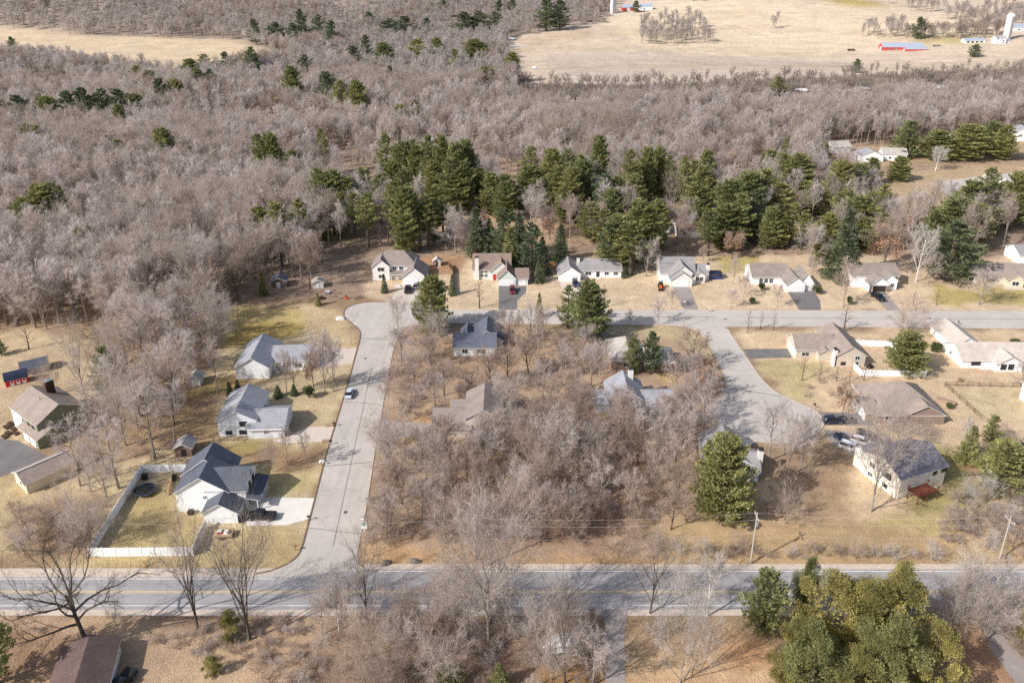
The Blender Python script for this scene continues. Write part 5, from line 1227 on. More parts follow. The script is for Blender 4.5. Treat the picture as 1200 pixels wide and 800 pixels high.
house('barn', 'small red barn near the top edge beside a white silo', 'barn', (729, 14), 0, [(0, 18, 0, 12, 5, 4, 'gx')], siding('haze tinted red barn boards', (196, 84, 80)), R_STEEL, [('door', 'S', 9, .1, 4, 3.6, 0)])
house('farmhouse', 'white farm building right of the small red barn at the top', 'farmhouse', (750, 13), 0, [(0, 18, 0, 12, 5, 4, 'gx')], S_WHITE, R_STEEL, [('win', 'S', 6, 1, 2, 2, 0)])
def silo(label, at, rad, h, m_):
    t = thing('silo', label, 'silo', G(*at), 0); m = MB(); m.tube([(0, 0, -.5), (0, 0, h)], [rad, rad], 20); m.build('tower', m_, t)
    d = MB(); d.tube([(0, 0, h), (0, 0, h + rad * .45), (0, 0, h + rad * .75), (0, 0, h + rad * .85)], [rad * 1.02, rad * .85, rad * .45, .1], 20); d.build('dome', S_WHITE, t)
    l = MB(); l.box(-.6, .6, -rad - .5, -rad + .1, 0, h); l.build('chute', METAL, t)
silo('tall white tower silo beside the farmhouse at the upper right', (1179, 47), 4.2, 26, mat('pale silo staves', (232, 222, 214), .06, .3, .8))
silo('white silo left of the small red barn at the top edge', (718, 16), 4.0, 20, mat('grey silo staves', (216, 214, 216), .06, .3, .8))
for i, (u, v, lab) in enumerate([(997, 61, 'dark farm wagon left of the long red barn'), (1097, 56, 'grey farm implement right of the long red barn'), (690, 27, 'small dark wagon at the field corner near the top')]):
    t = thing('farm_wagon', lab, 'wagon', G(u, v), 0); m = MB(); m.box(-4, 4, -1.2, 1.2, .8, 2.0); m.build('bed', BROWNB if i != 1 else METAL, t)
    for sx in (-2.6, 2.6):
        for sy in (-1, 1): m = MB(); m.tube([(sx, sy * 1.1, .6), (sx, sy * 1.4, .6)], [.6, .6], 10); m.build('wheel', RUBBER, t)
# ================================================================== conifers, each one placed
def conifers(name, label, cat, group, rows, hid=0):
    for i_, row in enumerate(rows):
        key, u, vt, vb, w = row[:5]
        if key == 'pine' and len(row) == 5:
            w *= 1.2
            if i_ % 3: key = 'fullpine'
        elif key in ('tallpine', 'darkpine', 'spruce'): w *= 1.15
        own = row[5] if len(row) > 5 else None
        if hid: vb = vb + hid * kz(vb); w *= 1.2
        plant_px(key, name, own or label, cat, u, vt, vb, w, None if own else group)
        if not own and not hid and ('belt' in label or 'back stand' in label or 'stand left' in label) and 'spruce' not in name and i_ % 5 < 3:
            du = rng.choice((-1, 1)) * rng.uniform(9, 17); dv = rng.uniform(-5, 8)
            plant_px(rng.choice(('pine', 'fullpine', 'tallpine')), name, label, cat, u + du, vt + dv + rng.uniform(0, 10), vb + dv, w * rng.uniform(.8, 1), group)
pn, sp, tp, dp, gs, cd_, gc = 'pine', 'spruce', 'tallpine', 'darkpine', 'greenspruce', 'cedar', 'greycedar'
conifers('pine_tree', '', 'pine tree', None, [
 ('fullpine', 507, 325, 389, 48, 'full green pine at the inside corner of the street bulb'),
 ('fullpine', 690, 332, 397, 50, 'larger of two pines at the street edge below the long white ranch'),
 (pn, 665, 334, 384, 28, 'smaller pine left of its bigger twin below the long white ranch'),
 (gs, 632, 343, 372, 12, 'small pale green pine south of the cross street, alone'),
 (dp, 762, 388, 438, 27, 'dark green pine against the light grey roof in the block'),
 (gc, 741, 394, 437, 24, 'thin grey-green evergreen left of the dark pine at the light grey roof'),
 ('fullpine', 843, 515, 609, 74, 'big round pine standing alone in front of the white chimney house'),
 ('fullpine', 1060, 391, 436, 50, 'broad dark pine inside the white fenced yard on the right'),
 (pn, 132, 407, 476, 36, 'ragged green pine right of the grey green house'),
 (pn, -2, 690, 800, 62, 'tall pine cut by the left edge in the bottom corner'),
 (pn, 2, 398, 416, 16, 'small pine at the left edge above the red barn shed'),
 (pn, 1160, 487, 520, 26, 'small pine beside a dark bare bush on the right lawn'),
 (gs, 1132, 499, 541, 32, 'leaning young pine with a white birch on the right lawn'),
 ('fullpine', 1172, 520, 578, 60, 'wide pine at the right edge, lowest of the lawn group'),
 (dp, 1200, 512, 572, 48, 'dark pine cut by the right edge beside the wide pine'),
])
conifers('cedar_tree', '', 'cedar', None, [
 (cd_, 962, 670, 756, 84, 'tall olive cedar at the left of the big clump south of the road'),
 (cd_, 1006, 686, 772, 84, 'olive cedar in the middle of the big clump south of the road'),
 (cd_, 1046, 666, 762, 80, 'olive cedar with twin tops at the right of the big clump'),
 (gc, 948, 730, 820, 80, 'grey-green cedar at the front left of the big clump'),
 (gc, 1034, 724, 820, 88, 'darker green cedar at the front of the big clump with drooping sprays'),
 (cd_, 1000, 762, 826, 66, 'yellowish cedar lowest in the big clump at the picture bottom'),
 (cd_, 1082, 728, 814, 60, 'thin olive cedar at the right rim of the big clump'),
 (cd_, 922, 725, 800, 44, 'narrow olive cedar at the left rim of the big clump'),
 (pn, 893, 668, 742, 58, 'dark spruce beside the bleached dead tree south of the road'),
 (gc, 938, 652, 724, 36, 'tall ragged grey cedar behind the big clump by the road'),
 (cd_, 271, 716, 748, 24, 'small yellow-green cedar at the foot of a bare roadside tree'),
 (cd_, 250, 768, 790, 20, 'small yellowish cedar bush at the bottom left of the dirt clearing'),
 (cd_, 1200, 672, 760, 26, 'olive cedar cut by the right edge just south of the road'),
 (gs, 585, 778, 806, 30, 'small green cedar at the bottom edge, right one of two'),
 (gc, 528, 784, 808, 38, 'low green cedar at the bottom edge, left one of two'),
])
conifers('spruce_tree', 'dark spruce in the tight stand behind the pale sage house', 'spruce', 'spruces behind the pale sage house',
 [(sp, 574, 256, 298, 20), (dp, 590, 244, 306, 34), (sp, 608, 250, 310, 30), (gs, 598, 266, 316, 30), (dp, 622, 260, 322, 32), (sp, 635, 278, 322, 22)])
conifers('spruce_tree', '', 'spruce', None, [
 (sp, 559, 243, 300, 28, 'blue-green spruce left of the spruce stand, standing by a grey roof'),
 (sp, 632, 300, 331, 14, 'small young spruce at the garage end of the pale sage house'),
 (sp, 656, 263, 306, 22, 'single spruce with open ground around it left of the long white ranch'),
 (sp, 451, 321, 343, 9, 'small dark spruce at the front of the street bulb house'),
 (sp, 270, 447, 464, 9, 'left one of two small spruces behind the pale blue house'),
 (sp, 279.5, 445, 460, 9, 'right one of two small spruces behind the pale blue house'),
 (sp, 326, 452, 465, 12, 'round small spruce in the hedge line between the two upper left lots'),
 (sp, 345, 450, 463, 10, 'narrow small spruce in the hedge line between the two upper left lots'),
 (sp, 530, 322, 346, 10, 'dark young spruce at the foot of the board fence'),
 (sp, 731, 312, 326, 6, 'narrow evergreen at the right corner of the long white ranch'),
 (dp, 1110, 258, 329, 66, 'massive dark spruce left of the beige ranch at the right'),
 (sp, 985, 246, 327, 42, 'tall dark spruce behind the triple garage house, front of the right belt'),
])
conifers('pine_tree', 'tall pine in the stand left of centre behind the street bulb house', 'pine tree', 'tall pines behind the street bulb house',
 [(tp, 380, 198, 266, 34), (tp, 398, 204, 264, 28), (tp, 412, 208, 262, 30), (tp, 427, 198, 256, 30), (tp, 432, 226, 291, 30), (tp, 466, 213, 292, 34), (tp, 503, 228, 292, 28), (tp, 520, 230, 286, 24), (tp, 447, 205, 262, 24), (tp, 484, 222, 282, 26), (tp, 392, 222, 275, 24), (tp, 416, 226, 280, 22)])
conifers('pine_tree', 'pine in the back stand left of centre above the beige back roof', 'pine tree', 'pines of the back stand left of centre',
 [(pn, 455, 156, 222, 24), (pn, 475, 168, 228, 28), (pn, 490, 172, 232, 28), (pn, 505, 159, 226, 24), (pn, 519, 161, 230, 26), (pn, 536, 170, 242, 32), (pn, 530, 186, 252, 36), (pn, 462, 190, 240, 26), (pn, 508, 190, 246, 28)])
conifers('pine_tree', 'pine in the wide belt behind the long white ranch', 'pine tree', 'pines of the belt behind the long white ranch',
 [(pn, 575, 202, 252, 32), (pn, 560, 198, 242, 28), (pn, 592, 206, 248, 28), (pn, 622, 172, 228, 26), (pn, 645, 176, 238, 30), (pn, 620, 196, 242, 36), (pn, 664, 175, 240, 28), (pn, 681, 190, 252, 32), (pn, 700, 161, 232, 24), (pn, 735, 176, 246, 26), (pn, 755, 175, 238, 24), (pn, 770, 174, 232, 22),
  (dp, 706, 204, 262, 38), (pn, 740, 206, 262, 30), (pn, 716, 224, 276, 36), (pn, 692, 238, 282, 32), (pn, 722, 254, 316, 40), (pn, 746, 238, 308, 40), (dp, 712, 262, 318, 30), (pn, 652, 196, 246, 30), (pn, 768, 236, 290, 28), (pn, 672, 214, 258, 26)])
conifers('pine_tree', 'pine in the belt right of centre behind the triple garage house', 'pine tree', 'pines of the belt right of centre',
 [(pn, 806, 214, 272, 32), (pn, 824, 178, 236, 24), (pn, 820, 196, 246, 28), (pn, 800, 184, 240, 22), (pn, 900, 177, 216, 26), (pn, 932, 182, 232, 38), (pn, 890, 198, 256, 42), (pn, 850, 213, 276, 46), (pn, 872, 204, 266, 42), (pn, 911, 214, 262, 38), (pn, 845, 240, 292, 34), (pn, 900, 244, 292, 24), (pn, 945, 214, 252, 28),
  (pn, 980, 190, 246, 34), (pn, 1000, 194, 242, 30), (pn, 1028, 216, 266, 24), (pn, 1000, 232, 288, 46), (pn, 965, 252, 306, 30), (pn, 862, 228, 290, 34), (dp, 880, 222, 284, 34), (pn, 985, 224, 276, 34), (pn, 925, 238, 288, 24)])
conifers('pine_tree', 'pine in the dense stand above the beige ranch on the far right', 'pine tree', 'pines of the stand above the beige ranch',
 [(pn, 1155, 197, 242, 30), (pn, 1130, 214, 272, 40), (pn, 1112, 234, 292, 54), (pn, 1152, 213, 272, 44), (pn, 1180, 204, 266, 34), (pn, 1196, 199, 262, 26), (pn, 1090, 246, 292, 34), (pn, 1136, 240, 288, 36)])
conifers('pine_tree', 'pine between the distant row of homes at the upper right', 'pine tree', 'pines between the distant row of homes',
 [(pn, 1062, 142, 184, 36), (pn, 1096, 154, 187, 36), (pn, 1130, 147, 187, 42), (pn, 1155, 142, 182, 26), (pn, 1172, 148, 187, 26), (pn, 962, 167, 196, 20), (pn, 990, 184, 216, 22), (pn, 1020, 186, 216, 20), (pn, 1052, 184, 212, 24), (pn, 1068, 252, 270, 20)])
conifers('pine_tree', 'pine in the small group at the edge of the left woods above the yellowish lawn', 'pine tree', 'pines at the left wood edge',
 [(pn, 207, 243, 278, 22), (pn, 226, 251, 284, 26), (pn, 243, 249, 282, 26), (pn, 276, 244, 277, 24), (pn, 309, 244, 302, 26), (tp, 330, 238, 312, 32), (tp, 356, 233, 302, 24), (gs, 309, 318, 346, 14), (gs, 373, 343, 358, 10)])
conifers('pine_tree', 'green pine standing out of the wide bare woods on the left', 'pine tree', 'scattered pines in the left woods',
 [(pn, 308, 157, 196, 20), (pn, 321, 158, 196, 24), (pn, 347, 178, 202, 20), (pn, 146, 164, 188, 24), (pn, 197, 152, 188, 24), (pn, 40, 147, 172, 16), (pn, 51, 147, 174, 14), (pn, 40, 234, 264, 34), (pn, 60, 219, 260, 38), (pn, 76, 214, 256, 26), (pn, 110, 266, 297, 28), (pn, 170, 238, 262, 18), (pn, 380, 150, 185, 14)], 10)
conifers('pine_tree', 'pine in the dark band across the upper left woods below the far field', 'pine tree', 'pine band in the upper left woods',
 [(dp, 5, 114, 146, 34), (dp, 30, 111, 144, 34), (pn, 60, 114, 142, 26), (dp, 85, 107, 140, 32), (dp, 105, 103, 141, 30), (dp, 125, 104, 140, 30), (dp, 145, 104, 134, 32), (pn, 161, 111, 134, 26), (pn, 145, 124, 150, 16), (pn, 75, 127, 144, 16)], 10)
conifers('pine_tree', 'dark pine in the loose line along the near side of the far left field', 'pine tree', 'pines near the far left field',
 [(dp, 17, 43, 56, 12), (pn, 165, 78, 100, 18), (pn, 180, 84, 107, 18), (dp, 192, 92, 122, 22), (pn, 210, 94, 120, 20), (pn, 225, 70, 87, 18), (pn, 241, 64, 80, 18), (dp, 267, 61, 80, 16), (pn, 235, 81, 107, 20), (dp, 250, 81, 105, 20), (dp, 298, 55, 84, 20), (pn, 345, 79, 114, 20), (dp, 360, 64, 92, 18), (dp, 386, 84, 117, 28)], 10)
conifers('pine_tree', 'dark pine on the wooded slope at the top left of centre', 'pine tree', 'dark pines on the upper slope',
 [(dp, 325, 26, 47, 22), (dp, 355, 11, 46, 16), (dp, 375, 17, 42, 16), (dp, 345, 27, 50, 16), (dp, 390, 24, 52, 16), (dp, 457, 22, 42, 24), (dp, 475, 19, 40, 24), (dp, 500, 21, 36, 14), (dp, 545, 14, 37, 26), (dp, 562, 13, 36, 26), (dp, 580, 14, 32, 18), (dp, 585, 0, 16, 14), (dp, 600, -2, 16, 14), (dp, 640, -4, 29, 22), (dp, 656, -2, 29, 20), (dp, 300, 22, 44, 14), (dp, 520, 0, 14, 14), (dp, 433, 14, 30, 14)], 10)
conifers('pine_tree', 'pine in the bare woods of the upper middle, left of the pale fields', 'pine tree', 'pines in the upper middle woods',
 [(dp, 415, 54, 74, 22), (dp, 430, 41, 67, 14), (pn, 451, 51, 74, 20), (pn, 490, 46, 72, 26), (pn, 512, 45, 64, 14), (dp, 458, 77, 97, 12), (pn, 402, 94, 126, 22), (pn, 420, 96, 127, 22), (pn, 470, 124, 144, 18), (pn, 487, 117, 137, 16), (pn, 556, 47, 68, 30), (pn, 570, 79, 100, 26), (pn, 533, 58, 80, 14), (pn, 600, 62, 84, 16)], 10)
conifers('pine_tree', '', 'pine tree', None, [
 (pn, 716, 116, 142, 26, 'lone pine in the wide bare woods, upper middle left'),
 (pn, 812, 98, 127, 22, 'lone round pine in the woods just below the field edge, middle'),
 (pn, 911, 90, 114, 24, 'lone pine in the river woods, left of the white river patches'),
 (pn, 998, 126, 148, 20, 'lone flat topped pine in the right hand woods'),
 (pn, 865, 156, 172, 22, 'small pine left of the lone yellowish one above the right belt'),
 (gs, 921, 160, 182, 22, 'small yellowish pine above the right pine belt'),
 (dp, 1003, 69, 86, 14, 'dark pine on the river bank below the red barn'),
 (dp, 1075, 20, 46, 16, 'dark spruce in the hedgerow behind the red barn'),
 (dp, 1141, 52, 68, 16, 'dark pine just in front of the open cattle shed'),
 (dp, 745, 1, 15, 12, 'dark round tree beside the small red barn at the top edge')], 0)

# ================================================================== bare trees placed one by one
Y1 = [
 ('oak', 103, 634, 757, 150, 'spreading dark oak south of the road at the lower left, largest of the bottom row'),
 ('open', 232, 634, 737, 64, 'tall bare tree right of the spreading oak, trunk leaning on the verge'),
 ('open', 293, 634, 749, 84, 'bare forked tree above the small yellow-green cedar'),
 ('pale', 397, 680, 738, 30, 'thin white barked birch beside the main road'),
 ('vase', 572, 622, 756, 84, 'tall many stemmed bare tree at the centre bottom crossing the road'),
 ('open', 762, 642, 718, 66, 'dark crooked oak with rusty leaves beside the lower driveway'),
 ('pale', 828, 650, 722, 60, 'bleached dead tree with white limbs left of the dark spruce'),
 ('palethicket', 797, 690, 800, 78, 'grey bare tree with upright branches on the orange grass at the bottom'),
 ('open', 662, 690, 800, 52, 'pale leaning tree at the bottom crossing the white tarpaulin'),
 ('open', 430, 640, 720, 50, 'bare multi stemmed tree at the road edge below the side street'),
 ('vase', 1020, 504, 599, 62, 'tall bare tree in front of the cream split level house'),
 ('maple', 899, 466, 541, 56, 'grey round crowned tree at the bottom of the right cul-de-sac, leftmost'),
 ('maple', 921, 484, 558, 48, 'grey round crowned tree at the bottom of the right cul-de-sac, middle'),
 ('maple', 936, 484, 556, 46, 'grey round crowned tree at the bottom of the right cul-de-sac, rightmost'),
 ('thicket', 920, 577, 613, 46, 'low wide bare tree on the lawn right of the big round pine'),
 ('brown', 811, 386, 433, 50, 'brown bare tree at the left kerb of the right cul-de-sac'),
 ('vase', 100, 403, 465, 36, 'vase shaped bare tree right of the brown chimney'),
 ('thicket', 61, 428, 464, 34, 'pale bare tree directly behind the brown chimney'),
 ('oak', 118, 372, 413, 50, 'dark limbed oak above the ragged pine on the left'),
 ('slim', 34, 384, 409, 18, 'small bare tree on the pale grass above the red barn shed'),
 ('forest', 256, 400, 463, 26, 'slender bare tree beside the lawn shed left of the upper left house'),
 ('forest', 336, 412, 460, 24, 'bare tree leftmost in the line between the two upper left lots'),
 ('brown', 346, 416, 461, 22, 'dark stemmed tree second in the line between the two upper left lots'),
 ('rusty', 368, 408, 457, 28, 'tree with clinging rusty leaves in the line between the two upper left lots'),
 ('maple', 381, 386, 462, 38, 'tallest bare tree in the line between the two upper left lots'),
 ('maple', 391, 400, 458, 34, 'bare tree nearest the street between the two upper left lots'),
 ('forest', 337, 503, 545, 18, 'thin bare tree in front of the pale blue house garage'),
 ('thicket', 320, 514, 553, 30, 'bushy pale tree below the pale blue house'),
 ('forest', 360, 508, 548, 20, 'bare tree by the street between the pale blue house and the white one'),
 ('slim', 262, 508, 542, 12, 'slim leafless sapling between the dark shed and the pale blue house'),
 ('maple', 467, 346, 396, 30, 'tall bare tree at the inner curve of the street bulb'),
 ('slim', 562, 331, 361, 18, 'bare young tree on the lawn of the pale sage house'),
 ('slim', 707, 335, 361, 10, 'thin young street tree in front of the long white ranch'),
 ('maple', 757, 280, 324, 40, 'round grey tree behind and right of the long white ranch'),
 ('maple', 787, 338, 361, 18, 'small bare tree left of the grey drive'),
 ('maple', 771, 350, 381, 26, 'bare tree at the south kerb of the cross street, below the grey drive'),
 ('maple', 737, 365, 382, 13, 'tiny bare street tree south of the cross street'),
 ('maple', 859, 300, 333, 18, 'bare tree right of the blue canopy'),
 ('maple', 871, 322, 348, 22, 'bare tree left of the triple garage house, middle of the lawn'),
 ('maple', 856.5, 338, 361, 18, 'small bare street tree on the lawn right of the grey drive'),
 ('maple', 911, 333, 360, 18, 'small bare street tree just left of the wide black drive'),
 ('slim', 906, 364, 387, 9, 'first of three saplings south of the cross street, the right one'),
 ('slim', 891, 365, 385, 8, 'second of three saplings south of the cross street, the middle one'),
 ('slim', 876, 364, 390, 10, 'third of three saplings south of the cross street, the left one'),
 ('pink', 988, 304, 359, 32, 'pinkish bare tree between the wide black drive and the multi gabled house'),
 ('slim', 989, 360, 388, 22, 'pale stemmed tree south of the cross street above the taupe house'),
 ('maple', 951, 300, 323, 26, 'low grey tree behind the triple garage house'),
 ('pale', 1073, 264, 330, 36, 'white barked tall tree between the multi gabled house and the massive spruce'),
 ('maple', 1087, 294, 332, 34, 'grey bare tree right of the white barked tree'),
 ('maple', 1147, 316, 357, 42, 'round bare tree on the lawn in front of the beige ranch'),
 ('slim', 1070, 342, 358, 9, 'tiny sapling on the front lawn left of the round bare tree'),
 ('slim', 1097, 340, 358, 9, 'small sapling nearest the round bare tree on the front lawn'),
 ('thicket', 1064, 358, 394, 56, 'wide pale bushy tree at the south kerb above the fenced pine'),
 ('slim', 939.5, 414, 446, 13, 'small bare tree on the cul-de-sac lawn of the taupe house'),
 ('slim', 960, 424, 446, 10, 'sapling in front of the white chimney of the taupe house'),
 ('slim', 980, 430, 447, 9, 'sapling below the beige gable of the taupe house, left one'),
 ('slim', 995, 430, 447, 9, 'sapling below the beige gable of the taupe house, right one'),
 ('slim', 1012, 425, 446, 10, 'bare sapling at the near corner of the white fence'),
 ('rusty', 987, 450, 485, 28, 'tree with a few orange-brown leaves above the dark drive'),
 ('pale', 1128, 488, 536, 18, 'leaning white birch beside the young pine on the right lawn'),
 ('thicket', 1174, 500, 524, 28, 'dark bare bush-like tree right of the small pine'),
 ('maple', 1196, 424, 453, 28, 'bare tree at the right edge in front of the windowed porch gable'),
 ('pink', 824, 288, 308, 14, 'small bare tree behind the white chimney house'),
 ('rusty', 795, 300, 322, 18, 'rusty leaved tree behind the stacked gable roofs'),
 ('rusty', 858, 272, 304, 30, 'wide rusty leaved tree at the foot of the pine belt above the blue canopy'),
 ('rusty', 1034, 256, 318, 52, 'large brownish tree with old leaves behind the multi gabled house'),
 ('maple', 948, 262, 312, 44, 'large pale grey tree behind the triple garage house, in front of the belt'),
 ('maple', 1040, 230, 272, 48, 'round grey-mauve tree in front of the distant clearing'),
 ('pale', 1096, 172, 200, 26, 'white limbed tree on the verge of the distant lane'),
 ('pink', 700, 236, 282, 34, 'pinkish tree in the clearing right of the spruce stand, left one'),
 ('pink', 668, 226, 280, 38, 'pinkish tree in the clearing above the single spruce'),
 ('pink', 636, 234, 276, 30, 'pinkish tree in the clearing just behind the spruce stand'),
]
for key, u, vt, vb, w, lab in Y1:
    base_w = dict(forest=6.0, forestm=6.5, maple=8.5, brown=8, pink=8, vase=7.5, oak=13, pale=7.5, slim=3.6, thicket=14, palethicket=14, rusty=8, open=7.5)[key]
    nm = 'sapling' if key == 'slim' else 'birch_tree' if 'birch' in lab or 'white barked' in lab else 'oak_tree' if 'oak' in lab else 'bare_tree'
    plant_px(key, nm, lab, 'tree', u, vt, vb, w, None, wid=base_w, rz=rng.uniform(0, 6.28))

def polyw(px): return gp(px)
NOTREE = polyw([(508, 500), (566, 500), (566, 536), (508, 532)]); NOTREE2 = polyw([(704, 395), (806, 395), (806, 462), (704, 462)]); NOTREE4 = polyw([(478, 384), (536, 384), (536, 416), (478, 416)]); NOTREE5 = polyw([(648, 384), (718, 384), (718, 418), (648, 418)]); NOTREE3 = polyw([(520, 416), (604, 416), (604, 446), (520, 446)])
def scatter(name, label, cat, group, px, n, keys, h0, h1, mind, wmul=1.0, clear=None, tries=60):
    poly = polyw(px); bx = [p[0] for p in poly]; by = [p[1] for p in poly]; k = 0; mine = []
    for _ in range(n * tries):
        if k >= n: break
        x, y = rng.uniform(min(bx), max(bx)), rng.uniform(min(by), max(by))
        if not in_poly(x, y, poly) or excl_hit(x, y) or in_poly(x, y, NOTREE) or in_poly(x, y, NOTREE2) or in_poly(x, y, NOTREE3) or in_poly(x, y, NOTREE4) or in_poly(x, y, NOTREE5): continue
        if any((x - a) ** 2 + (y - b) ** 2 < mind * mind for a, b in mine): continue
        if any((x - a) ** 2 + (y - b) ** 2 < (mind * .6) ** 2 for a, b in TREES[:0] or []): continue
        key = rng.choice(keys); H = rng.uniform(h0, h1)
        plant(key, name, label, cat, x, y, H, None, group)
        mine.append((x, y)); k += 1
    return k
N = {}
N['block1'] = scatter('bare_tree', 'bare tree in the wooded block between the side street and the right cul-de-sac', 'tree', 'bare trees of the wooded middle block',
    [(440, 560), (447, 500), (462, 425), (478, 392), (528, 392), (700, 396), (715, 440), (700, 470), (800, 500), (815, 560), (810, 610), (740, 640), (600, 632), (450, 625)], 70, ['brown', 'maple', 'brown', 'pink', 'forest', 'vase', 'brown'], 8, 12.5, 4.8)
N['block1b'] = scatter('bare_tree', 'bare tree in the tangle along the main road edge of the wooded middle block', 'tree', 'bare trees of the tangle above the main road',
    [(428, 610), (440, 540), (520, 520), (640, 515), (700, 560), (720, 620), (620, 642), (520, 645), (440, 640)], 36, ['brown', 'vase', 'brown', 'thicket', 'maple'], 7, 11.5, 3.2)
N['block2'] = scatter('bare_tree', 'bare tree around the blue-grey houses left of the right cul-de-sac', 'tree', 'bare trees by the blue-grey houses',
    [(690, 440), (715, 436), (800, 436), (835, 470), (838, 500), (800, 560), (700, 540)], 11, ['maple', 'forest', 'forestm', 'pink'], 10, 15, 5)
N['left'] = scatter('bare_tree', 'bare grey tree in the belt of woods between the left houses and the fenced yard', 'tree', 'bare trees of the left belt',
    [(145, 300), (255, 345), (262, 400), (252, 440), (214, 470), (205, 540), (168, 550), (140, 600), (95, 610), (92, 560), (118, 520), (128, 480), (150, 430), (140, 380)], 64, ['forest', 'maple', 'forestm', 'vase', 'brown'], 12, 19, 4.6)
N['leftlow'] = scatter('bare_tree', 'low bare tree in the brush left of the white fence', 'tree', 'low bare trees left of the white fence',
    [(20, 612), (70, 606), (100, 570), (140, 590), (112, 640), (90, 660), (20, 655)], 9, ['thicket', 'brown', 'vase'], 5, 10, 4.0)
N['bottom'] = scatter('bare_tree', 'bare tree in the brush strip along the bottom edge, centre', 'tree', 'bare trees of the bottom brush strip',
    [(380, 730), (450, 722), (690, 722), (700, 800), (690, 820), (340, 820), (350, 770)], 17, ['brown', 'vase', 'thicket', 'maple'], 6, 11, 3.4)
N['bottomr'] = scatter('bare_tree', 'bare tree in the pale thicket south of the road at the lower right', 'tree', 'bare trees of the lower right thicket',
    [(1078, 700), (1100, 718), (1200, 716), (1200, 755), (1090, 745)], 18, ['thicket', 'vase', 'palethicket', 'maple'], 7.5, 11.5, 3.2)
N['behind'] = scatter('bare_tree', 'bare tree among the pines just behind the row of houses', 'tree', 'bare trees behind the row of houses',
    [(545, 305), (560, 290), (650, 300), (780, 300), (900, 296), (1000, 300), (1080, 305), (1120, 270), (1010, 245), (860, 265), (760, 268), (640, 262), (540, 280)], 12, ['maple', 'forest', 'forestm', 'pink', 'brown', 'rusty'], 8, 14, 5)
N['edge'] = scatter('bare_tree', 'bare forest tree along the front edge of the left woods', 'tree', 'bare trees of the left wood edge',
    [(-60, 350), (140, 340), (262, 340), (300, 335), (380, 330), (430, 300), (430, 338), (340, 352), (262, 358), (250, 385), (150, 385), (110, 380), (-60, 384)], 14, ['forest', 'forestm', 'forest', 'brown'], 15, 20, 4.6)
print('scatter counts', N)
# low brush and shrubs
def brush(label, group, px, n, keys, h0, h1, mind): return scatter('brush', label, 'brush', group, px, n, keys, h0, h1, mind)
brush('low brush under the trees in the upper part of the wooded middle block', 'brush in the upper middle block', [(455, 520), (470, 400), (640, 396), (700, 400), (760, 470), (800, 520), (700, 560), (560, 560)], 46, ['thicket', 'brown', 'thicket', 'pink'], 1.6, 4.2, 3.4)
brush('tangled dry brush at the road side edge of the wooded middle block', 'brush along the middle block', [(430, 640), (436, 575), (560, 560), (700, 570), (760, 600), (740, 640), (600, 636)], 60, ['thicket', 'thicket', 'brown'], 2.0, 4.2, 2.6)
brush('dry brush south of the main road in the bottom centre', 'brush in the bottom centre', [(380, 722), (700, 722), (704, 800), (690, 830), (330, 830)], 40, ['thicket', 'palethicket', 'brown'], 1.4, 3.0, 2.6)
brush('pale dry brush along the south verge at the lower right', 'brush at the lower right', [(1075, 690), (1130, 722), (1200, 718), (1200, 740), (1085, 730)], 14, ['palethicket', 'thicket'], 2, 5, 2.4)
brush('pinkish brush on the right lawn below the wide pine', 'brush below the wide pine', [(1090, 585), (1150, 578), (1215, 590), (1215, 660), (1150, 655), (1100, 620)], 16, ['thicket', 'pink', 'palethicket'], 3, 5.5, 3)
brush('low brush along the north verge between the grass poles', 'brush along the north verge', [(760, 640), (800, 645), (960, 648), (1100, 655), (1100, 666), (760, 664)], 22, ['thicket', 'palethicket'], 1.6, 3.4, 3)
brush('low dry brush in the left corner above the main road', 'brush in the left corner', [(-10, 600), (90, 600), (112, 655), (-10, 668)], 16, ['thicket', 'brown'], 1.5, 3.6, 3)
brush('dark brush at the back of the yellowish lawn by the wood edge', 'brush behind the yellowish lawn', [(262, 352), (300, 346), (400, 340), (420, 350), (330, 358)], 16, ['thicket', 'brown'], 1.2, 2.6, 2.4)
brush('rusty brush on the inner bank of the right cul-de-sac', 'rusty brush by the cul-de-sac', [(808, 420), (830, 425), (846, 450), (832, 478), (800, 465), (790, 440)], 16, ['pink', 'thicket', 'rusty'], 2, 4.5, 2.8)
brush('dry shrub on the lawn in front of the taupe house and the dark drive', 'dry shrubs by the taupe house', [(940, 440), (1010, 446), (1000, 462), (940, 470)], 7, ['thicket'], 1.2, 2.2, 3)
brush('grey-brown bush behind the dark drive of the cream house', 'bushes behind the cream house', [(1030, 500), (1080, 500), (1085, 520), (1045, 514)], 7, ['brown', 'thicket'], 2.5, 4, 2.4)
brush('low brush around the house with the white chimney and big pine', 'brush around the big pine house', [(800, 560), (830, 610), (900, 600), (900, 560), (884, 545), (950, 560), (890, 590)], 10, ['thicket', 'brown'], 1.5, 3, 3)
for u, vt, vb, w, lab in [(892, 331, 340, 9, 'round dark bush at the front windows of the triple garage house'), (957, 335, 344, 12, 'round dark bush right of the triple garage'), (881, 348, 356, 8, 'dark ball bush alone on the lawn left of the triple garage house'), (995, 347, 357, 8, 'dark ball bush beside the pinkish bare tree'),
                          (1097, 401, 413, 14, 'dark round bush at the white gable of the right edge ranch'), (1190, 398, 405, 16, 'flat olive bush on the lawn at the right edge'), (362, 452, 466, 14, 'grey green bush in the line between the two upper left lots'), (797, 424, 436, 10, 'dark bush below the light grey roof in the block'),
                          (1112, 472, 479, 9, 'small dark bush behind the brown front gable')]:
    plant_px('shrub', 'evergreen_bush', lab, 'bush', u, vt, vb, w, None, base=2.0, wid=2.2)

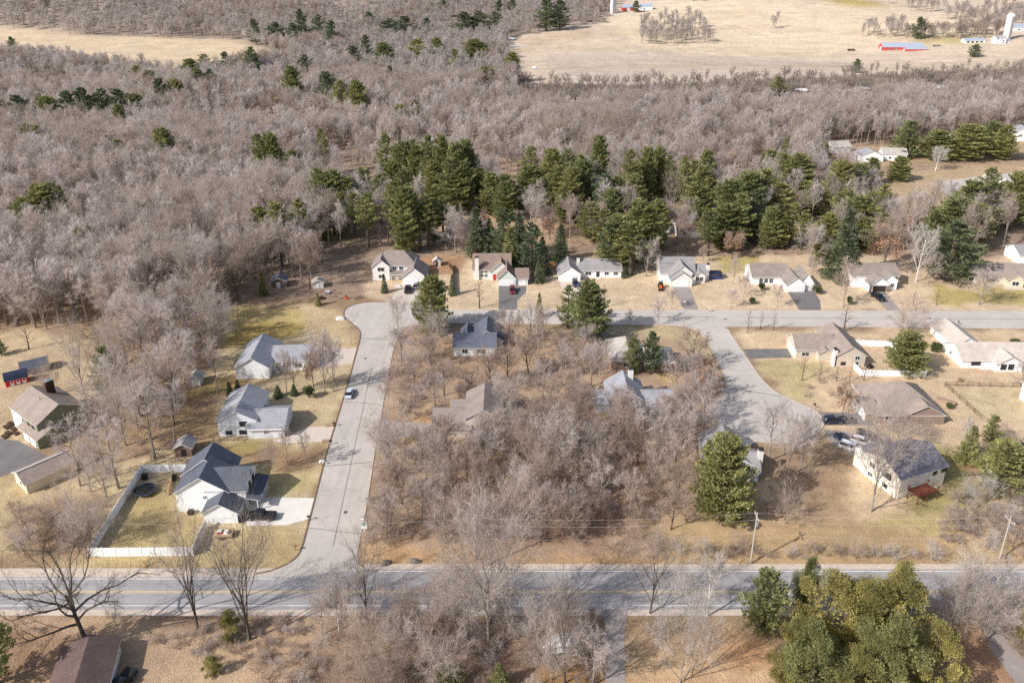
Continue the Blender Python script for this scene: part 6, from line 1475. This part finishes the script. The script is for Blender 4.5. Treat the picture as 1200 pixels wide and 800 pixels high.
# ================================================================== the far-off bare woods: one mass
src = bpy.data.collections.new('woodland_source')
def far_proto(i, style, mk, S, dens, tw, mt=BARK):
    T, K = bare_tree(900 + i, 10, S, style, dens, tw)
    o0 = len(T.v); T.mi = [0] * len(T.f); T.v += K.v; T.f += [tuple(k + o0 for k in f) for f in K.f]; T.mi += [1] * len(K.f)
    o = bpy.data.objects.new('woodland_tree_%02d' % i, T.mesh('woodland_tree', [mt, mk])); src.objects.link(o)
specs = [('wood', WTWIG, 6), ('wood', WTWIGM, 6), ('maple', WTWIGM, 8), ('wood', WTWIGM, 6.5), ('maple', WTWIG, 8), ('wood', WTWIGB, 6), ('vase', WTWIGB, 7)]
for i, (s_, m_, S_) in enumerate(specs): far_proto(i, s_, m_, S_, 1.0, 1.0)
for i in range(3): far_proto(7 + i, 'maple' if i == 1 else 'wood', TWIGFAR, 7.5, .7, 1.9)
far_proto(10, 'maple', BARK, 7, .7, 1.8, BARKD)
CLEAR = [polyw([(u - w * .55, v - h), (u + w * .55, v - h), (u + w * .6, v + 9), (u - w * .6, v + 9)]) for u, v, w, h in PATCHES] + [polyw(p) for p in [
 [(-400, 33), (0, 34), (100, 43), (280, 48), (345, 72), (260, 92), (160, 88), (60, 74), (-400, 60)],
 [(590, 55), (625, 38), (700, 28), (715, 12), (790, -40), (2000, -58), (2000, 104), (1200, 114), (1000, 126), (800, 134), (612, 135)],
 [(430, 345), (440, 316), (520, 306), (560, 298), (640, 303), (760, 298), (900, 298), (1000, 296), (1100, 303), (1400, 294), (1400, 360)],
 [(1005, 215), (1100, 196), (1400, 180), (1400, 264), (1190, 262), (1120, 240), (1040, 250)], [(1000, 174), (1300, 150), (1300, 190), (1060, 205), (1060, 212), (960, 212), (960, 172)],
 [(510, 238), (560, 240), (600, 258), (600, 290), (510, 290)], [(755, 250), (830, 250), (835, 285), (755, 285)],
 [(620, 262), (690, 258), (700, 290), (640, 300)], [(300, 345), (420, 340), (430, 290), (440, 300), (430, 350)],
 [(30, 92), (80, 96), (85, 110), (35, 108)], [(140, 78), (215, 74), (218, 86), (150, 90)], [(292, 111), (345, 112), (340, 119), (292, 118)],
 [(-60, 392), (140, 384), (262, 352), (262, 340), (300, 335), (380, 328), (430, 300), (480, 300), (520, 380), (-60, 420)]]]
ADD = [polyw(p) for p in [[(748, 52), (752, 32), (780, 26), (820, 30), (836, 52), (790, 55)], [(1003, 42), (1040, 36), (1110, 42), (1105, 47), (1010, 46)], [(1100, 46), (1130, 36), (1180, 40), (1150, 47)],
       [(1035, 4), (1100, 10), (1110, 16), (1070, 16)], [(1100, 24), (1150, 16), (1260, 22), (1260, 34), (1140, 34)], [(690, 20), (706, 2), (712, 12), (700, 26)], [(780, 2), (850, -4), (850, 1), (800, 4)], [(968, 34), (990, 33), (988, 37), (970, 37)], [(905, 32), (912, 31), (912, 35), (905, 35)]]]
ppos = []; pk = []; psc = []; prot = []
y = 206.0
while y < 2900:
    a = 5.4 if y < 420 else (6.2 if y < 650 else (8.0 if y < 1000 else 12.0))
    xm = 60 + y * .74
    x = -xm
    while x < xm:
        px_, py_ = x + rng.uniform(-.46, .46) * a, y + rng.uniform(-.46, .46) * a
        x += a
        ok = not any(in_poly(px_, py_, c) for c in CLEAR)
        if not ok and py_ > 600: ok = any(in_poly(px_, py_, c) for c in ADD) and rng.random() < .85
        if ok and py_ < 330 and abs(px_) < 260:
            u_, v_ = P(px_, py_)
            if v_ > 346 and (u_ > 235 or v_ > 392 - max(0, u_) * .06): ok = False
            if v_ > 300 and u_ > 430: ok = False
        if ok and py_ < 560:
            if excl_hit(px_, py_): ok = False
            u_, v_ = P(px_, py_)
            if u_ > 370 and v_ > 175 and rng.random() < (.8 if v_ > 215 else .55): ok = False     # thinner among the pines
        if not ok: continue
        n_ = mnoise.noise((px_ * .011, py_ * .011, 4.2))
        if rng.random() < -.12 - n_ * 1.2: continue
        h = rng.uniform(11.5, 18.5) * (1 + .22 * n_) * (1 if py_ < 1000 else 1.12)
        ppos.append((px_, py_, terrain(px_, py_) - .2))
        far = py_ > 640
        pk.append(rng.choice((5, 10, 8, 5) if n_ > .22 else (7, 8, 9, 7, 8, 9, 1, 3) if py_ < 900 else (7, 8, 9)) if far else rng.choice((0, 1, 2, 3, 4, 1, 3, 0, 5, 6) if n_ < .25 else (0, 5, 6, 2, 4)))
        psc.append((h / 10 * rng.uniform(.85, 1.2), h / 10 * rng.uniform(.85, 1.2), h / 10)); prot.append((rng.uniform(-.04, .04), rng.uniform(-.04, .04), rng.uniform(0, 6.28)))
    y += a
for row in range(12):
    u_ = 606
    while u_ < 1290:
        v_ = 106.5 - max(0, u_ - 760) * .048 + row * 1.5 + rng.uniform(-.6, .6); g = G(u_, v_); u_ += rng.uniform(5, 14) if row == 0 else rng.uniform(2.4, 5)
        if u_ > 925 and row > 4 and rng.random() < .8: continue
        h = rng.uniform(9, 15) if row == 0 else rng.uniform(5, 9)
        ppos.append((g.x, g.y, g.z - .2)); pk.append(rng.choice((5, 10, 10, 10))); psc.append((h / 10 * .9, h / 10 * .9, h / 10)); prot.append((0, 0, rng.uniform(0, 6.28)))
print('woodland trees', len(ppos))
me = bpy.data.meshes.new('bare_woodland'); me.from_pydata(ppos, [], [])
for nm, ty, dat in (('pick', 'INT', pk), ('size', 'FLOAT_VECTOR', psc), ('turn', 'FLOAT_VECTOR', prot)):
    a_ = me.attributes.new(nm, ty, 'POINT')
    if ty == 'INT': a_.data.foreach_set('value', dat)
    else: a_.data.foreach_set('vector', [c for v in dat for c in v])
wo = link('bare_woodland', me); wo['kind'] = 'stuff'; tag(wo, 'wide leafless grey-brown woodland stretching from the houses to the far fields', 'woodland')
ng = bpy.data.node_groups.new('woodland', 'GeometryNodeTree')
ng.interface.new_socket('Geometry', in_out='INPUT', socket_type='NodeSocketGeometry'); ng.interface.new_socket('Geometry', in_out='OUTPUT', socket_type='NodeSocketGeometry')
gi, go = ng.nodes.new('NodeGroupInput'), ng.nodes.new('NodeGroupOutput')
ip = ng.nodes.new('GeometryNodeInstanceOnPoints'); ci = ng.nodes.new('GeometryNodeCollectionInfo'); ci.inputs['Collection'].default_value = src
ci.inputs['Separate Children'].default_value = True; ci.inputs['Reset Children'].default_value = True; ip.inputs['Pick Instance'].default_value = True
def na(nm, ty):
    n_ = ng.nodes.new('GeometryNodeInputNamedAttribute'); n_.data_type = ty; n_.inputs['Name'].default_value = nm; return n_.outputs['Attribute']
e2r = ng.nodes.new('FunctionNodeEulerToRotation')
ng.links.new(gi.outputs[0], ip.inputs['Points']); ng.links.new(ci.outputs[0], ip.inputs['Instance']); ng.links.new(na('pick', 'INT'), ip.inputs['Instance Index'])
ng.links.new(na('turn', 'FLOAT_VECTOR'), e2r.inputs[0]); ng.links.new(e2r.outputs[0], ip.inputs['Rotation']); ng.links.new(na('size', 'FLOAT_VECTOR'), ip.inputs['Scale'])
ng.links.new(ip.outputs[0], go.inputs[0])
md = wo.modifiers.new('woodland', 'NODES'); md.node_group = ng

# ---- undergrowth: dry stems nobody could count, one object
def scatter_mass(name, label, cat, srcname, protos, areas):
    col_ = bpy.data.collections.new(srcname)
    for i, (T, K, mt, mk) in enumerate(protos):
        o0 = len(T.v); T.mi = [0] * len(T.f); T.v += K.v; T.f += [tuple(k + o0 for k in f) for f in K.f]; T.mi += [1] * len(K.f)
        o = bpy.data.objects.new('%s_%02d' % (srcname, i), T.mesh(srcname, [mt, mk])); col_.objects.link(o)
    pos, pick, size, turn = [], [], [], []
    for px, n, h0, h1 in areas:
        poly = polyw(px); bx = [p[0] for p in poly]; by = [p[1] for p in poly]; k = 0
        for _ in range(n * 30):
            if k >= n: break
            x, y_ = rng.uniform(min(bx), max(bx)), rng.uniform(min(by), max(by))
            if not in_poly(x, y_, poly) or excl_hit(x, y_): continue
            if mnoise.noise((x * .09, y_ * .09, 2.2)) < -.12: continue
            h = rng.uniform(h0, h1); k += 1
            pos.append((x, y_, -.05)); pick.append(rng.randrange(len(protos))); size.append((h / 10, h / 10, h / 10 * rng.uniform(.8, 1.1))); turn.append((0, 0, rng.uniform(0, 6.28)))
    me = bpy.data.meshes.new(name); me.from_pydata(pos, [], [])
    for nm, ty, dat in (('pick', 'INT', pick), ('size', 'FLOAT_VECTOR', size), ('turn', 'FLOAT_VECTOR', turn)):
        a_ = me.attributes.new(nm, ty, 'POINT')
        if ty == 'INT': a_.data.foreach_set('value', dat)
        else: a_.data.foreach_set('vector', [c_ for v in dat for c_ in v])
    ob = link(name, me); ob['kind'] = 'stuff'; tag(ob, label, cat)
    g2 = ng.copy()
    for nd in g2.nodes:
        if nd.type == 'COLLECTION_INFO': nd.inputs['Collection'].default_value = col_
    md2 = ob.modifiers.new(name, 'NODES'); md2.node_group = g2
UP = [(*bare_tree(700 + i, 10, 15, 'thicket', .8, 1.5), BARK, (BRUSHM, TWIGB, TWIGM, TWIGP)[i]) for i in range(4)]
scatter_mass('undergrowth', 'knee to head high dry stems and leaf litter under the bare trees', 'undergrowth', 'undergrowth_stem', UP, [
 ([(430, 640), (436, 575), (450, 500), (640, 500), (780, 520), (800, 600), (740, 640), (600, 636)], 230, .8, 2.4),
 ([(460, 500), (470, 396), (700, 398), (714, 440), (700, 480), (800, 500), (640, 520)], 170, .7, 2.2),
 ([(300, 760), (380, 722), (704, 722), (706, 830), (290, 830)], 190, .7, 2.0),
 ([(-60, 722), (380, 722), (300, 790), (150, 750), (-60, 740)], 110, .5, 1.5),
 ([(1076, 724), (1140, 726), (1200, 770), (1215, 740), (1215, 718), (1076, 716)], 60, .8, 2.2),
 ([(150, 320), (255, 350), (262, 400), (250, 440), (214, 470), (205, 540), (168, 550), (140, 600), (60, 640), (10, 640), (92, 570), (118, 520), (140, 430)], 190, .6, 2.0),
 ([(-40, 345), (240, 345), (240, 380), (-40, 384)], 60, .6, 1.8),
 ([(430, 322), (540, 300), (1000, 300), (1130, 296), (1120, 270), (900, 270), (700, 270), (520, 285), (380, 300), (300, 344)], 200, .6, 2.0),
 ([(1090, 585), (1150, 578), (1230, 590), (1230, 662), (1150, 660), (1100, 630)], 70, .7, 2.4),
 ([(760, 640), (960, 644), (1100, 652), (1100, 664), (760, 662)], 60, .4, 1.2)])
